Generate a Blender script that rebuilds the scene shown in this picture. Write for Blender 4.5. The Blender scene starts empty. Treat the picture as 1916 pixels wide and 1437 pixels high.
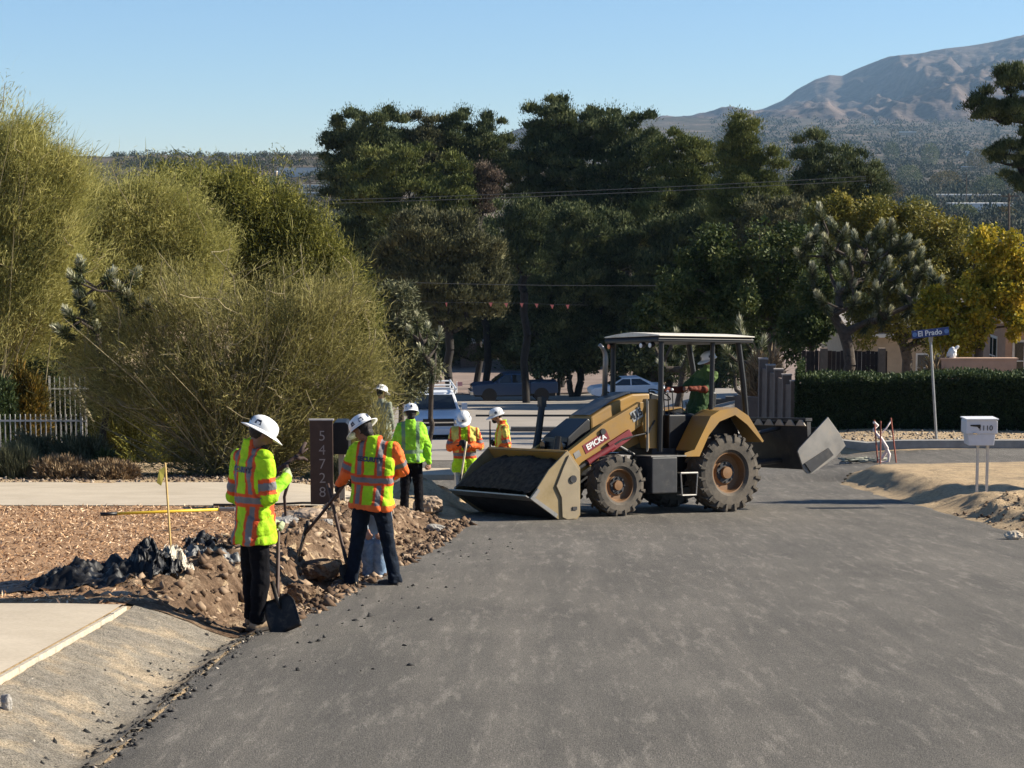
import bpy, bmesh, math, random
import numpy as np
from mathutils import Vector, Matrix, noise, Euler
from mathutils.bvhtree import BVHTree
random.seed(7); rng = np.random.default_rng(11)
SC = bpy.context.scene
COL = SC.collection
PI = math.pi

# ------------------------------------------------------------------ camera, sky, sun, exposure
F, CX, CY, PITCH = 3700.0, 958.0, 718.5, math.radians(6.0)
cam_d = bpy.data.cameras.new("camera"); cam = bpy.data.objects.new("camera", cam_d); COL.objects.link(cam)
cam_d.sensor_width = 36.0; cam_d.lens = 36.0 * F / 1916.0
cam_d.clip_start = 0.5; cam_d.clip_end = 40000
cam.location = (0, 0, 0); cam.rotation_euler = (PI / 2 - PITCH, 0, 0)
SC.camera = cam
SUN_AZ, SUN_EL = math.radians(7.0), math.radians(29.0)      # azimuth measured from +X towards +Y
w = bpy.data.worlds.new("World"); SC.world = w; w.use_nodes = True
nt = w.node_tree; bg = nt.nodes["Background"]
sky = nt.nodes.new("ShaderNodeTexSky"); sky.sky_type = 'NISHITA'; sky.sun_disc = False
sky.sun_elevation = SUN_EL; sky.sun_rotation = PI / 2 - SUN_AZ
sky.altitude = 1500; sky.air_density = 1.0; sky.dust_density = 0.0; sky.ozone_density = 5.5
nt.links.new(sky.outputs[0], bg.inputs[0]); bg.inputs[1].default_value = 0.068
sd = bpy.data.lights.new("sun", 'SUN'); sd.energy = 5.0; sd.angle = math.radians(0.5); sd.color = (1.0, 0.91, 0.76)
sun = bpy.data.objects.new("sun", sd); COL.objects.link(sun)
sdir = Vector((math.cos(SUN_EL) * math.cos(SUN_AZ), math.cos(SUN_EL) * math.sin(SUN_AZ), math.sin(SUN_EL)))
sun.rotation_euler = sdir.to_track_quat('Z', 'Y').to_euler()
SC.view_settings.view_transform = 'Standard'; SC.view_settings.look = 'None'
SC.view_settings.exposure = 1.08; SC.view_settings.gamma = 1.0; SC.view_settings.use_curve_mapping = False
SC.cycles.max_bounces = 6; SC.cycles.transparent_max_bounces = 8; SC.cycles.volume_bounces = 0; SC.cycles.volume_step_rate = 10

# ------------------------------------------------------------------ helpers
def at(px, py, Y):
    """the world point seen at pixel (px,py) of the 1916 px photograph, at distance Y"""
    a, b = (px - CX) / F, (CY - py) / F
    d = Vector((a, math.cos(PITCH) + b * math.sin(PITCH), -math.sin(PITCH) + b * math.cos(PITCH)))
    return d * (Y / d.y)
def sm(x, a, b):
    t = min(1.0, max(0.0, (x - a) / (b - a))); return t * t * (3 - 2 * t)
def lerp_table(t, x):
    if x <= t[0][0]: return t[0][1]
    for (x0, v0), (x1, v1) in zip(t, t[1:]):
        if x <= x1: return v0 + (v1 - v0) * (x - x0) / (x1 - x0)
    return t[-1][1]
def fbm(x, y, z=0.0, o=4): return noise.fractal(Vector((x, y, z)), 0.9, 2.1, o)

def props(o, label=None, cat=None, group=None, kind=None):
    if label: o['label'] = label
    if cat: o['category'] = cat
    if group: o['group'] = group
    if kind: o['kind'] = kind
    return o
def empty(name, loc, rz=0.0, label=None, cat=None, group=None):
    o = bpy.data.objects.new(name, None); COL.objects.link(o); o.empty_display_size = 0.2
    o.location = loc; o.rotation_euler = (0, 0, rz); return props(o, label, cat, group)
def link_mesh(name, me, mat, parent=None, smooth=False):
    o = bpy.data.objects.new(name, me); COL.objects.link(o)
    if mat is not None:
        for m in (mat if isinstance(mat, (list, tuple)) else [mat]): me.materials.append(m)
    if parent is not None: o.parent = parent
    if smooth: me.polygons.foreach_set('use_smooth', [True] * len(me.polygons))
    return o
def fast(name, V, Fc, mat, parent=None, smooth=False, attr=None):
    """mesh from numpy arrays: V (n,3), Fc (m,k)"""
    V = np.asarray(V, dtype=np.float32); Fc = np.asarray(Fc, dtype=np.int32)
    me = bpy.data.meshes.new(name); n, k = Fc.shape
    me.vertices.add(len(V)); me.vertices.foreach_set('co', V.ravel())
    me.loops.add(n * k); me.loops.foreach_set('vertex_index', Fc.ravel())
    me.polygons.add(n); me.polygons.foreach_set('loop_start', np.arange(0, n * k, k, dtype=np.int32))
    me.update(calc_edges=True)
    if attr is not None:
        a = me.attributes.new('tint', 'FLOAT', 'POINT'); a.data.foreach_set('value', np.asarray(attr, dtype=np.float32))
    return link_mesh(name, me, mat, parent, smooth)

class MB:
    def __init__(s): s.v = []; s.f = []
    def add(s, vs, fs, M=None):
        n = len(s.v)
        s.v += [tuple(M @ Vector(v)) if M is not None else tuple(v) for v in vs]
        s.f += [tuple(i + n for i in f) for f in fs]; return s
    def box(s, c, d, rot=None, M=None, taper=1.0):
        x, y, z = d[0] / 2, d[1] / 2, d[2] / 2
        vs = [(-x, -y, -z), (x, -y, -z), (x, y, -z), (-x, y, -z)] + [(a * taper, b * taper, z) for a, b in ((-x, -y), (x, -y), (x, y), (-x, y))]
        R = Matrix.Translation(c) @ (Euler(rot).to_matrix().to_4x4() if rot else Matrix())
        if M is not None: R = M @ R
        return s.add(vs, [(0, 3, 2, 1), (4, 5, 6, 7), (0, 1, 5, 4), (1, 2, 6, 5), (2, 3, 7, 6), (3, 0, 4, 7)], R)
    def tube(s, p0, p1, r0, r1=None, n=8, cap=True):
        return s.path([p0, p1], [r0, r0 if r1 is None else r1], n, cap)
    def path(s, pts, rs, n=8, cap=True):
        pts = [Vector(p) for p in pts]
        if not isinstance(rs, (list, tuple)): rs = [rs] * len(pts)
        base = len(s.v); prev = None
        for i, p in enumerate(pts):
            d = (pts[min(i + 1, len(pts) - 1)] - pts[max(i - 1, 0)])
            d = d.normalized() if d.length > 1e-9 else Vector((0, 0, 1))
            if prev is None:
                u = d.orthogonal().normalized()
            else:
                u = (prev - d * prev.dot(d)); u = u.normalized() if u.length > 1e-6 else d.orthogonal().normalized()
            prev = u; wv = d.cross(u)
            for k in range(n):
                a = 2 * PI * k / n
                s.v.append(tuple(p + (u * math.cos(a) + wv * math.sin(a)) * rs[i]))
        for i in range(len(pts) - 1):
            for k in range(n):
                a = base + i * n + k; b = base + i * n + (k + 1) % n
                s.f.append((a, b, b + n, a + n))
        if cap:
            s.f.append(tuple(base + k for k in range(n))[::-1])
            s.f.append(tuple(base + (len(pts) - 1) * n + k for k in range(n)))
        return s
    def prism(s, pts, axis, a, b, M=None):
        """outline pts (u,v) in the plane square to axis, from a to b. axis 'y': (x,z); 'x': (y,z); 'z': (x,y)"""
        def P(u, v, t): return {'y': (u, t, v), 'x': (t, u, v), 'z': (u, v, t)}[axis]
        n = len(pts); vs = [P(u, v, a) for u, v in pts] + [P(u, v, b) for u, v in pts]
        fs = [tuple(range(n))[::-1], tuple(range(n, 2 * n))] + [(i, (i + 1) % n, n + (i + 1) % n, n + i) for i in range(n)]
        return s.add(vs, fs, M)
    def lathe(s, prof, n=24, M=None):
        """prof (r,z) revolved about z"""
        vs = []; fs = []
        for r, z in prof:
            for k in range(n): vs.append((r * math.cos(2 * PI * k / n), r * math.sin(2 * PI * k / n), z))
        for i in range(len(prof) - 1):
            for k in range(n): fs.append((i * n + k, i * n + (k + 1) % n, (i + 1) * n + (k + 1) % n, (i + 1) * n + k))
        return s.add(vs, fs, M)
    def ell(s, c, r, rot=None, n=14, m=9, M=None):
        R = Matrix.Translation(c) @ (Euler(rot).to_matrix().to_4x4() if rot else Matrix())
        if M is not None: R = M @ R
        vs = [(0, 0, r[2])]; fs = []
        for i in range(1, m):
            t = PI * i / m
            for k in range(n):
                a = 2 * PI * k / n; vs.append((r[0] * math.sin(t) * math.cos(a), r[1] * math.sin(t) * math.sin(a), r[2] * math.cos(t)))
        vs.append((0, 0, -r[2])); L = len(vs) - 1
        for k in range(n):
            fs.append((0, 1 + k, 1 + (k + 1) % n)); fs.append((L, L - n + (k + 1) % n, L - n + k))
        for i in range(m - 2):
            for k in range(n):
                a = 1 + i * n + k; b = 1 + i * n + (k + 1) % n; fs.append((a, a + n, b + n, b))
        return s.add(vs, fs, R)
    def caps(s, p0, p1, r0, r1):
        """closed tapered limb with round ends"""
        p0, p1 = Vector(p0), Vector(p1); s.ell(p0, (r0,) * 3, n=12, m=8); s.ell(p1, (r1,) * 3, n=12, m=8)
        return s.tube(p0, p1, r0, r1, 14)
    def build(s, name, mat, parent=None, smooth=False, bevel=0.0, fix=True):
        me = bpy.data.meshes.new(name); me.from_pydata(s.v, [], s.f)
        if fix or bevel:
            bm = bmesh.new(); bm.from_mesh(me); bmesh.ops.recalc_face_normals(bm, faces=bm.faces)
            if bevel:
                es = [e for e in bm.edges if len(e.link_faces) == 2 and e.calc_face_angle(0) > 0.5]
                bmesh.ops.bevel(bm, geom=es, offset=bevel, segments=2, profile=0.6, affect='EDGES', clamp_overlap=True)
            bm.to_mesh(me); bm.free()
        me.update(); return link_mesh(name, me, mat, parent, smooth)

# ------------------------------------------------------------------ materials
def lin(c): return tuple(((x / 255 + 0.055) / 1.055) ** 2.4 if x > 10 else x / 255 / 12.92 for x in c)
class NT:
    def __init__(s, name):
        s.m = bpy.data.materials.new(name); s.m.use_nodes = True; s.t = s.m.node_tree
        s.b = s.t.nodes["Principled BSDF"]; s.co = s.t.nodes.new("ShaderNodeTexCoord")
    def n(s, typ, **kw):
        nd = s.t.nodes.new("ShaderNode" + typ)
        for k, v in kw.items():
            if hasattr(nd, k): setattr(nd, k, v)
            else: nd.inputs[k.replace('_', ' ')].default_value = v
        return nd
    def l(s, a, b): s.t.links.new(a, b)
    def mapping(s, scale, out='Object', rot=(0, 0, 0)):
        mp = s.n('Mapping'); s.l(s.co.outputs[out], mp.inputs[0]); mp.inputs['Scale'].default_value = scale; mp.inputs['Rotation'].default_value = rot
        return mp.outputs[0]
    def noise(s, sc, det=4, vec=None, rough=0.6):
        nd = s.n('TexNoise'); nd.inputs['Scale'].default_value = sc; nd.inputs['Detail'].default_value = det; nd.inputs['Roughness'].default_value = rough
        s.l(vec if vec is not None else s.co.outputs['Object'], nd.inputs['Vector']); return nd.outputs[0]
    def ramp(s, fac, stops):
        r = s.n('ValToRGB'); e = r.color_ramp.elements
        while len(e) < len(stops): e.new(0.5)
        for i, (p, c) in enumerate(stops):
            e[i].position = p; e[i].color = (tuple(c) + (1,)) if not isinstance(c, float) else (c, c, c, 1)
        s.l(fac, r.inputs[0]); return r.outputs[0]
    def mix(s, fac, a, b, mode='MIX'):
        m = s.n('Mix'); m.data_type = 'RGBA'; m.blend_type = mode
        for inp, v in ((m.inputs[0], fac), (m.inputs[6], a), (m.inputs[7], b)):
            if hasattr(v, 'type') and hasattr(v, 'is_linked'): s.l(v, inp)
            else: inp.default_value = v if isinstance(v, float) else tuple(v) + ((1,) if len(v) == 3 else ())
        return m.outputs[2]
    def bump(s, h, strength, dist=0.02):
        b = s.n('Bump'); b.inputs['Strength'].default_value = strength; b.inputs['Distance'].default_value = dist
        s.l(h, b.inputs['Height']); s.l(b.outputs[0], s.b.inputs['Normal'])
    def done(s, col=None, rough=0.6, metal=0.0, spec=0.4):
        if col is not None:
            if hasattr(col, 'type') and hasattr(col, 'is_linked'): s.l(col, s.b.inputs['Base Color'])
            else: s.b.inputs['Base Color'].default_value = tuple(col) + (1,)
        if hasattr(rough, 'is_linked'): s.l(rough, s.b.inputs['Roughness'])
        else: s.b.inputs['Roughness'].default_value = rough
        s.b.inputs['Metallic'].default_value = metal; s.b.inputs['Specular IOR Level'].default_value = spec
        return s.m
def simple(name, c, rough=0.6, metal=0.0, var=0.15, scale=8.0, spec=0.4, bump=0.0, dirt=None, dirt_amt=0.5):
    """one colour with procedural unevenness; dirt = second colour in blotches"""
    t = NT(name); nz = t.noise(scale, 5)
    a = tuple(x * (1 - var) for x in c); b = tuple(min(1, x * (1 + var)) for x in c)
    col = t.ramp(nz, [(0.3, a), (0.7, b)])
    if dirt is not None:
        n2 = t.noise(scale * 0.5, 8, rough=0.75); f = t.ramp(n2, [(0.62 - dirt_amt * 0.25, 0.0), (0.75, 0.85)])
        col = t.mix(f, col, dirt)
    if bump: t.bump(t.noise(scale * 4, 4), bump)
    return t.done(col, rough, metal, spec)
def leafmat(name, c0, c1, c2=None, rough=0.6, trans=0.25):
    t = NT(name); a = t.n('Attribute'); a.attribute_name = 'tint'
    st = [(0.0, c0), (1.0, c1)] if c2 is None else [(0.0, c0), (0.6, c1), (1.0, c2)]
    col = t.ramp(a.outputs['Fac'], st); m = t.done(col, rough, spec=0.2)
    if trans:
        tr = t.n('BsdfTranslucent'); mx = t.n('MixShader'); mx.inputs[0].default_value = trans
        t.l(col, tr.inputs[0]); t.l(t.b.outputs[0], mx.inputs[1]); t.l(tr.outputs[0], mx.inputs[2])
        t.l(mx.outputs[0], t.t.nodes['Material Output'].inputs[0])
    return m

# ------------------------------------------------------------------ terrain
ROAD_Z = [(0, -1.97), (60, -1.97 - .1095 * 60), (75, -10.05), (95, -12.1), (115, -13.75), (132, -15.0), (150, -16.1), (170, -17.0), (250, -19.5), (400, -22.0)]
RAMP_R = [(20, .12), (30, .24), (36, .30), (44, .42), (50, .56), (60, .9), (80, 1.5), (110, 1.5), (150, .4)]
EDGE_L = [(0, -2.25), (15.0, -2.2), (16.5, -2.05), (20, -1.68), (24, -1.22), (27, -.98), (29.5, -.85), (31.5, -.95), (34, -1.9), (37, -2.3), (75, -4.6), (130, -9.0)]
def roadz(Y): return lerp_table(ROAD_Z, Y)
def edge_l(Y): return lerp_table(EDGE_L, Y) + 0.05 * fbm(Y * 1.3, 3.1)
def edge_r(Y): return 7.1 + 0.10 * fbm(Y * .9, 9.7)
def cross(Y):                    # 1 inside the side street's band
    return sm(Y, 42.6, 44.2) * (1 - sm(Y, 49.2, 50.0))
def on_road(X, Y):
    """signed amount inside the asphalt: positive inside"""
    d = min(X - edge_l(Y), edge_r(Y) - X)
    if 36 < Y < 56 and X > 5:    # side street opening with rounded corners
        near = 44.0 + 0.15 * fbm(X * .5, 4.4) - max(0, 8.5 - X) ** 2 * 0.9
        far = 49.6 + max(0, 8.6 - X) ** 2 * 1.2
        d2 = min(Y - near, far - Y)
        d = max(d, d2)
    return d
def ground(X, Y, detail=True):
    z = roadz(Y)
    r = lerp_table(RAMP_R, Y)
    wid = 0.9 + 4.5 * cross(Y) + 3.0 * sm(Y, 50, 58)
    rr = sm(X, 7.1 - (wid - .9), 7.1 + wid)
    z += r * rr
    el = lerp_table(EDGE_L, Y)
    if Y < 60:
        wl = 1.0 if Y < 30 else 2.0
        z += 0.24 * sm(-X, -el + 0.1, -el + 0.1 + wl) * (1 - sm(Y, 45, 60))
    if detail and Y < 60:
        # excavation along the left edge
        if 14.8 < Y < 29.5 and X < el + .1:
            k = sm(Y, 15.9, 17.0) * (1 - sm(Y, 28.0, 29.5))
            d = el - X
            trench = sm(d, 0.0, 0.15) * (1 - sm(d, 0.55, 0.72))
            heap = sm(d, 0.6, 0.9) * (1 - sm(d, 1.5, 2.2))
            z += k * (-0.22 * trench * (0.7 + 0.6 * fbm(X * 2, Y * 1.2)) + heap * (0.05 + 0.22 * abs(fbm(X * 2.3, Y * 2.0, 2.0))))
            z += k * sm(d, 0, .2) * (1 - sm(d, 1.6, 2.4)) * 0.05 * fbm(X * 9, Y * 9, 1.0, 5)
        if Y < 16.2 and -3.1 < X < el + .05:
            z += 0.010 * fbm(X * 6, Y * 6) * sm(el + .05 - X, 0, .3) - 0.05 * sm(el - X, -.05, .12) * (1 - sm(el - X, .12, .5))
        # earth heap past the dig beside the loader bucket
        z += 0.62 * math.exp(-(((X + 1.55) / 0.75) ** 2 + ((Y - 32.8) / 1.5) ** 2)) * (0.85 + .35 * fbm(X * 3, Y * 3))
        if X > 6.9 and 22 < Y < 41:
            k = sm(X, 7.0, 7.6)
            z += k * 0.05 * fbm(X * 3, Y * 2.0, 3.0) + sm(X, 7.1, 7.6) * (1 - sm(X, 8.2, 9.2)) * 0.16 * abs(fbm(X * 2.2, Y * 2.2, 7.0)) * (1 - sm(Y, 31, 34))
        # drainage dip that crosses the shoulder
        if X > 7.0: z -= 0.16 * math.exp(-((Y - 34.2 - (X - 7) * .25) / 0.8) ** 2) * sm(X, 7.0, 8.2)
    return z
def onto(px, py, lift=0.0, Y0=10, Y1=240):
    """where the view ray through a pixel meets the ground"""
    Y = Y0; step = 0.25
    while Y < Y1:
        p = at(px, py, Y)
        if p.z < ground(p.x, Y) + lift: break
        Y += step
    lo, hi = Y - step, Y
    for _ in range(20):
        m = (lo + hi) / 2; p = at(px, py, m)
        if p.z < ground(p.x, m) + lift: hi = m
        else: lo = m
    p = at(px, py, hi); return Vector((p.x, hi, ground(p.x, hi) + lift))

def axis_samples(segs):
    out = []
    for a, b, st in segs:
        n = max(1, int(round((b - a) / st))); out += [a + (b - a) * i / n for i in range(n)]
    out.append(segs[-1][1]); return out
def grid_mesh(name, xs, ys, zf, mat, keep=None, parent=None, smooth=True):
    V = []; idx = -np.ones((len(ys), len(xs)), dtype=int); Fs = []
    for j, y in enumerate(ys):
        for i, x in enumerate(xs):
            V.append((x, y, zf(x, y)))
    nx = len(xs)
    for j in range(len(ys) - 1):
        for i in range(nx - 1):
            if keep is None or keep((xs[i] + xs[i + 1]) / 2, (ys[j] + ys[j + 1]) / 2):
                a = j * nx + i; Fs.append((a, a + 1, a + nx + 1, a + nx))
    V = np.array(V, dtype=np.float32); Fs = np.array(Fs, dtype=np.int32)
    used = np.unique(Fs); rem = np.zeros(len(V), dtype=np.int32); rem[used] = np.arange(len(used))
    return fast(name, V[used], rem[Fs], mat, parent, smooth)

# ground: bare desert soil, greyer gravel by the kerb
t = NT('desert_soil')
n1 = t.noise(0.9, 6); n2 = t.noise(14, 6, rough=.7); n3 = t.noise(60, 3)
c1 = t.ramp(n1, [(0.32, lin((172, 149, 120))), (0.5, lin((196, 171, 136))), (0.7, lin((158, 140, 116)))])
c2 = t.ramp(n2, [(0.3, (0.55,) * 3), (0.48, (0.95,) * 3), (0.75, (1.12,) * 3)])
col = t.mix(1.0, c1, c2, 'MULTIPLY'); sp = t.ramp(n3, [(0.33, 0.5), (0.42, 1.0)]); col = t.mix(1.0, col, sp, 'MULTIPLY')
t.bump(t.noise(26, 6, rough=.7), 0.9, 0.05); M_soil = t.done(col, 0.95, spec=0.1)
xs = axis_samples([(-260, -60, 12), (-60, -16, 2.0), (-16, -5.5, .35), (-5.5, 0, .09), (0, 6.6, .3), (6.6, 12, .12), (12, 20, .5), (20, 60, 2), (60, 260, 12)])
ys = axis_samples([(-6, 9, .8), (9, 36, .11), (36, 60, .35), (60, 140, 1.6), (140, 300, 6)])
grid_mesh('ground', xs, ys, lambda x, y: ground(x, y) - 0.07 * sm(on_road(x, y), 0.0, 0.25), M_soil)
bpy.data.objects['ground']['kind'] = 'structure'

# asphalt
t = NT('asphalt')
n_fine = t.noise(90, 3, rough=.8); n_big = t.noise(0.45, 4)
streak = t.noise(1.0, 6, t.mapping((2.6, 0.13, 1), rot=(0, 0, math.radians(-9))), .7)
streak2 = t.noise(1.0, 6, t.mapping((9.0, 1.3, 1), rot=(0, 0, math.radians(-20))), .7)
c = t.ramp(n_big, [(0.35, (0.098, 0.089, 0.076)), (0.65, (0.130, 0.118, 0.100))])
c = t.mix(t.ramp(streak, [(0.48, 0.0), (0.76, 0.34)]), c, (0.235, 0.208, 0.172))
c = t.mix(t.ramp(streak2, [(0.53, 0.0), (0.66, 0.38)]), c, (0.30, 0.268, 0.225))
c = t.mix(t.ramp(streak, [(0.28, 0.40), (0.48, 0.0)]), c, (0.058, 0.054, 0.049))
c = t.mix(1.0, c, t.ramp(n_fine, [(0.38, (0.55,) * 3), (0.5, (1.0,) * 3), (0.62, (1.55,) * 3)]), 'MULTIPLY')
sp2 = t.noise(260, 2, rough=.8); c = t.mix(1.0, c, t.ramp(sp2, [(0.40, (0.5,) * 3), (0.5, (1.0,) * 3), (0.62, (1.6,) * 3)]), 'MULTIPLY')
t.bump(n_fine, 0.8, 0.012); M_asph = t.done(c, 0.86, spec=0.25)
xr = axis_samples([(-9.5, -3, .25), (-3, 0, .06), (0, 6.8, .4), (6.8, 8.6, .09), (8.6, 60, .6)])
yr = axis_samples([(-6, 9, .8), (9, 31, .10), (31, 56, .2), (56, 140, 1.0)])
asph = grid_mesh('asphalt_road', xr, yr, lambda x, y: ground(x, y, False) - (0.018 if True else 0) * (1 - sm(on_road(x, y), 0, .15)) + 0.004, M_asph,
                 keep=lambda x, y: on_road(x, y) > 0 and (y < 56 or x < 9))
asph['kind'] = 'structure'
# ------------------------------------------------------------------ shared materials
M_yel = simple('yellow_machine_paint', (0.34, 0.185, 0.028), 0.5, var=.15, scale=5, dirt=(0.15, 0.105, 0.06), dirt_amt=1.0)
M_black = simple('black_paint', (0.006, 0.0065, 0.008), 0.45, var=.3)
M_dgrey = simple('dark_grey_steel', (0.022, 0.023, 0.026), 0.5, var=.25, dirt=(0.07, .058, .045), dirt_amt=.4)
M_steel = simple('worn_steel', (0.28, 0.27, 0.25), 0.45, .6, var=.3, scale=12, dirt=(0.2, .15, .10), dirt_amt=.6)
M_rubber = simple('dusty_rubber', (0.020, 0.019, 0.018), 0.85, var=.3, scale=3.5, dirt=(0.17, .14, .105), dirt_amt=1.25, bump=.2)
M_red = simple('dark_red_paint', (0.16, 0.012, 0.018), 0.5, var=.2, dirt=(.2, .14, .1), dirt_amt=.2)
M_greydeck = simple('grey_hood_decal', (0.06, 0.066, 0.07), 0.5, var=.2, dirt=(0.13, .11, .085), dirt_amt=.6)
M_white = simple('white_paint', (0.75, 0.75, 0.73), 0.4, var=.06)
M_offwhite = simple('weathered_canopy_top', (0.66, 0.62, 0.53), 0.6, var=.12, dirt=(.4, .33, .24), dirt_amt=.5)
M_glass = simple('dark_glass', (0.012, 0.016, 0.02), 0.08, var=.05, spec=.7)
M_chrome = simple('chrome', (0.6, 0.6, 0.6), 0.2, 1.0, var=.05)
M_amber = simple('amber_lens', (0.8, 0.25, 0.1), 0.25, var=.05)
M_mud = simple('packed_dark_soil', (0.060, 0.047, 0.036), 0.95, var=.5, scale=14, bump=1.0, spec=.1)

def text_mesh(name, body, size, mat, parent, M, depth=0.003, align='CENTER', bold=0.0):
    cu = bpy.data.curves.new(name + '_c', 'FONT'); cu.body = body; cu.size = size; cu.extrude = depth; cu.align_x = align; cu.align_y = 'CENTER'; cu.offset = bold
    o = bpy.data.objects.new(name + '_c', cu); COL.objects.link(o)
    dg = bpy.context.evaluated_depsgraph_get(); me = bpy.data.meshes.new_from_object(o.evaluated_get(dg))
    bpy.data.objects.remove(o); bpy.data.curves.remove(cu); me.name = name
    me.transform(M); me.materials.clear(); return link_mesh(name, me, mat, parent)

# ------------------------------------------------------------------ loader tractor with box scraper
TH = math.radians(32); nrm = Vector((0, .1095, 1)).normalized()
fwd = Vector((-math.cos(TH), -math.sin(TH), 0)); fwd = (fwd - nrm * fwd.dot(nrm)).normalized(); lft = nrm.cross(fwd)
A0 = Vector((1.702, 30.786, -5.341))
LM = Matrix((fwd, lft, nrm)).transposed().to_4x4(); LM.translation = A0 - lft * 1.0 + nrm * 0.006
def machine_pt(x, y, z): return LM @ Vector((x, y, z))
ld = empty('loader_tractor', (0, 0, 0), label='dusty yellow tractor loader with open canopy, front bucket and rear box scraper', cat='loader'); ld.matrix_world = LM

def lathe_y(mb, prof, y0, n=36):          # prof (r,y) about the wheel axle
    return mb.lathe(prof, n, Matrix.Translation((0, y0, 0)) @ Matrix.Rotation(-PI / 2, 4, 'X'))
def wheel(x, y, R, wd, rim, side, parent, nl, steer=0):
    e = empty('wheel', (x, y, R)); e.parent = parent
    s = side; hw = wd / 2
    t = MB()
    prof = [(rim, -hw * .82), (rim + .04, -hw * .98), (R * .82, -hw), (R * .92, -hw * .93), (R * .955, -hw * .7), (R * .96, 0), (R * .955, hw * .7), (R * .92, hw * .93), (R * .82, hw), (rim + .04, hw * .98), (rim, hw * .82), (rim, -hw * .82)]
    lathe_y(t, prof, 0, 48)
    for sd_ in (-1, 1):
        for k in range(nl):
            a = 2 * PI * (k + (0.5 if sd_ > 0 else 0)) / nl
            for (r0, r1, ya, yb, da) in ((R * .95, R, 0.02, hw * .98, .16),):
                # slanted lug
                h = .10 if R > .55 else .12
                p = []
                for (yy, aa) in ((ya, a + da * 1.3), (yb, a)):
                    for dd in (-h * .45, h * .45):
                        for rr in (r0 - .03, r1):
                            p.append((rr * math.cos(aa + dd), sd_ * yy, rr * math.sin(aa + dd)))
                t.add(p, [(0, 2, 3, 1), (4, 5, 7, 6), (0, 1, 5, 4), (2, 6, 7, 3), (1, 3, 7, 5), (0, 4, 6, 2)])
            # lug running down the shoulder
            p = []
            for rr, yy in ((R * .97, hw * 1.0), (R * .80, hw * 1.03)):
                for dd in (-.035, .035):
                    for q in (-.012, .012):
                        p.append((rr * math.cos(a + dd), sd_ * (yy + q), rr * math.sin(a + dd)))
            t.add(p, [(0, 2, 3, 1), (4, 5, 7, 6), (0, 1, 5, 4), (2, 6, 7, 3), (1, 3, 7, 5), (0, 4, 6, 2)])
    t.build('tyre', M_rubber, e)
    r = MB(); o = s * hw
    lathe_y(r, [(rim + .015, o * .86), (rim + .012, o * .80), (rim - .02, o * .78), (rim - .035, o * .35), (rim - .05, o * .22), (rim * .62, o * .20), (rim * .56, o * .30), (rim * .30, o * .34), (rim * .28, o * .62), (0.0, o * .64)], 0, 40)
    lathe_y(r, [(rim, -o * .85), (rim - .03, -o * .7), (0, -o * .6)], 0, 40)
    r.build('rim', M_rim, e, smooth=False)
    b = MB()
    for k in range(8):
        a = 2 * PI * k / 8; c = Vector((rim * .45 * math.cos(a), o * .33, rim * .45 * math.sin(a)))
        b.tube(c, c + Vector((0, s * .03, 0)), .018, n=6)
    b.tube((0, o * .30, 0), (0, o * .33 + s * .008, 0), rim * .52, n=24); b.build('hub_plate', M_dgrey, e)
M_rim = simple('rusty_yellow_rim', (0.20, 0.095, 0.030), 0.6, var=.25, scale=5, dirt=(0.12, .08, .05), dirt_amt=.9)
for y, s in ((.84, 1), (-.84, -1)): wheel(-0.02, y, .485, .32, .27, s, ld, 16)
for y, s in ((.78, 1), (-.78, -1)): wheel(-2.21, y, .640, .44, .34, s, ld, 20)

b = MB(); b.box((-.9, 0, .62), (2.9, .5, .42)).box((-.02, 0, .50), (.22, 1.3, .2)).box((-2.2, 0, .62), (.45, 1.0, .5)).box((.62, 0, .60), (.2, .72, .5)).box((-1.75, 0, .98), (1.5, .95, .12))
b.tube((-.3, 0, .35), (-2.2, 0, .45), .07); b.build('chassis', M_dgrey, ld, bevel=.01)
hood_side = [(.10, .95), (.10, 1.56), (-.12, 1.68), (-.40, 1.82), (-.72, 1.93), (-1.06, 1.94), (-1.06, 1.22), (-.55, 1.02)]
b = MB()
def tapered_prism(mb, pts, y0, y1, zmid, inset):
    n = len(pts); vs = [(x, y0 + (inset if z > zmid else 0), z) for x, z in pts] + [(x, y1 - (inset if z > zmid else 0), z) for x, z in pts]
    mb.add(vs, [tuple(range(n))[::-1], tuple(range(n, 2 * n))] + [(i, (i + 1) % n, n + (i + 1) % n, n + i) for i in range(n)])
tapered_prism(b, hood_side, -.38, .38, 1.5, .05); hood = b.build('hood', M_yel, ld, bevel=.03)
b = MB(); b.add([(.08, .28, 1.592), (.08, -.28, 1.592), (-.40, -.28, 1.85), (-.40, .28, 1.85), (-.73, .28, 1.962), (-.73, -.28, 1.962), (-1.04, -.28, 1.975), (-1.04, .28, 1.975)], [(0, 1, 2, 3), (3, 2, 5, 4), (4, 5, 6, 7)])
b.build('hood_panel', M_greydeck, hood)
b = MB(); tapered_prism(b, [(.62, .62), (.56, 1.24), (.14, 1.54), (.103, 1.50), (.103, .62)], -.36, .36, 1.3, .04); gr = b.build('grille', M_black, ld, bevel=.02)
b = MB()
for k in range(9): b.box((.600 - k * .004, 0, .72 + k * .055), (.02, .6, .012))
b.build('grille_bars', M_dgrey, gr)
for y in (-.27, .27):
    b = MB(); b.tube((.58, y, 1.10), (.64, y, 1.10), .07, n=14); hl = b.build('headlight', M_glass, gr)
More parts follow.
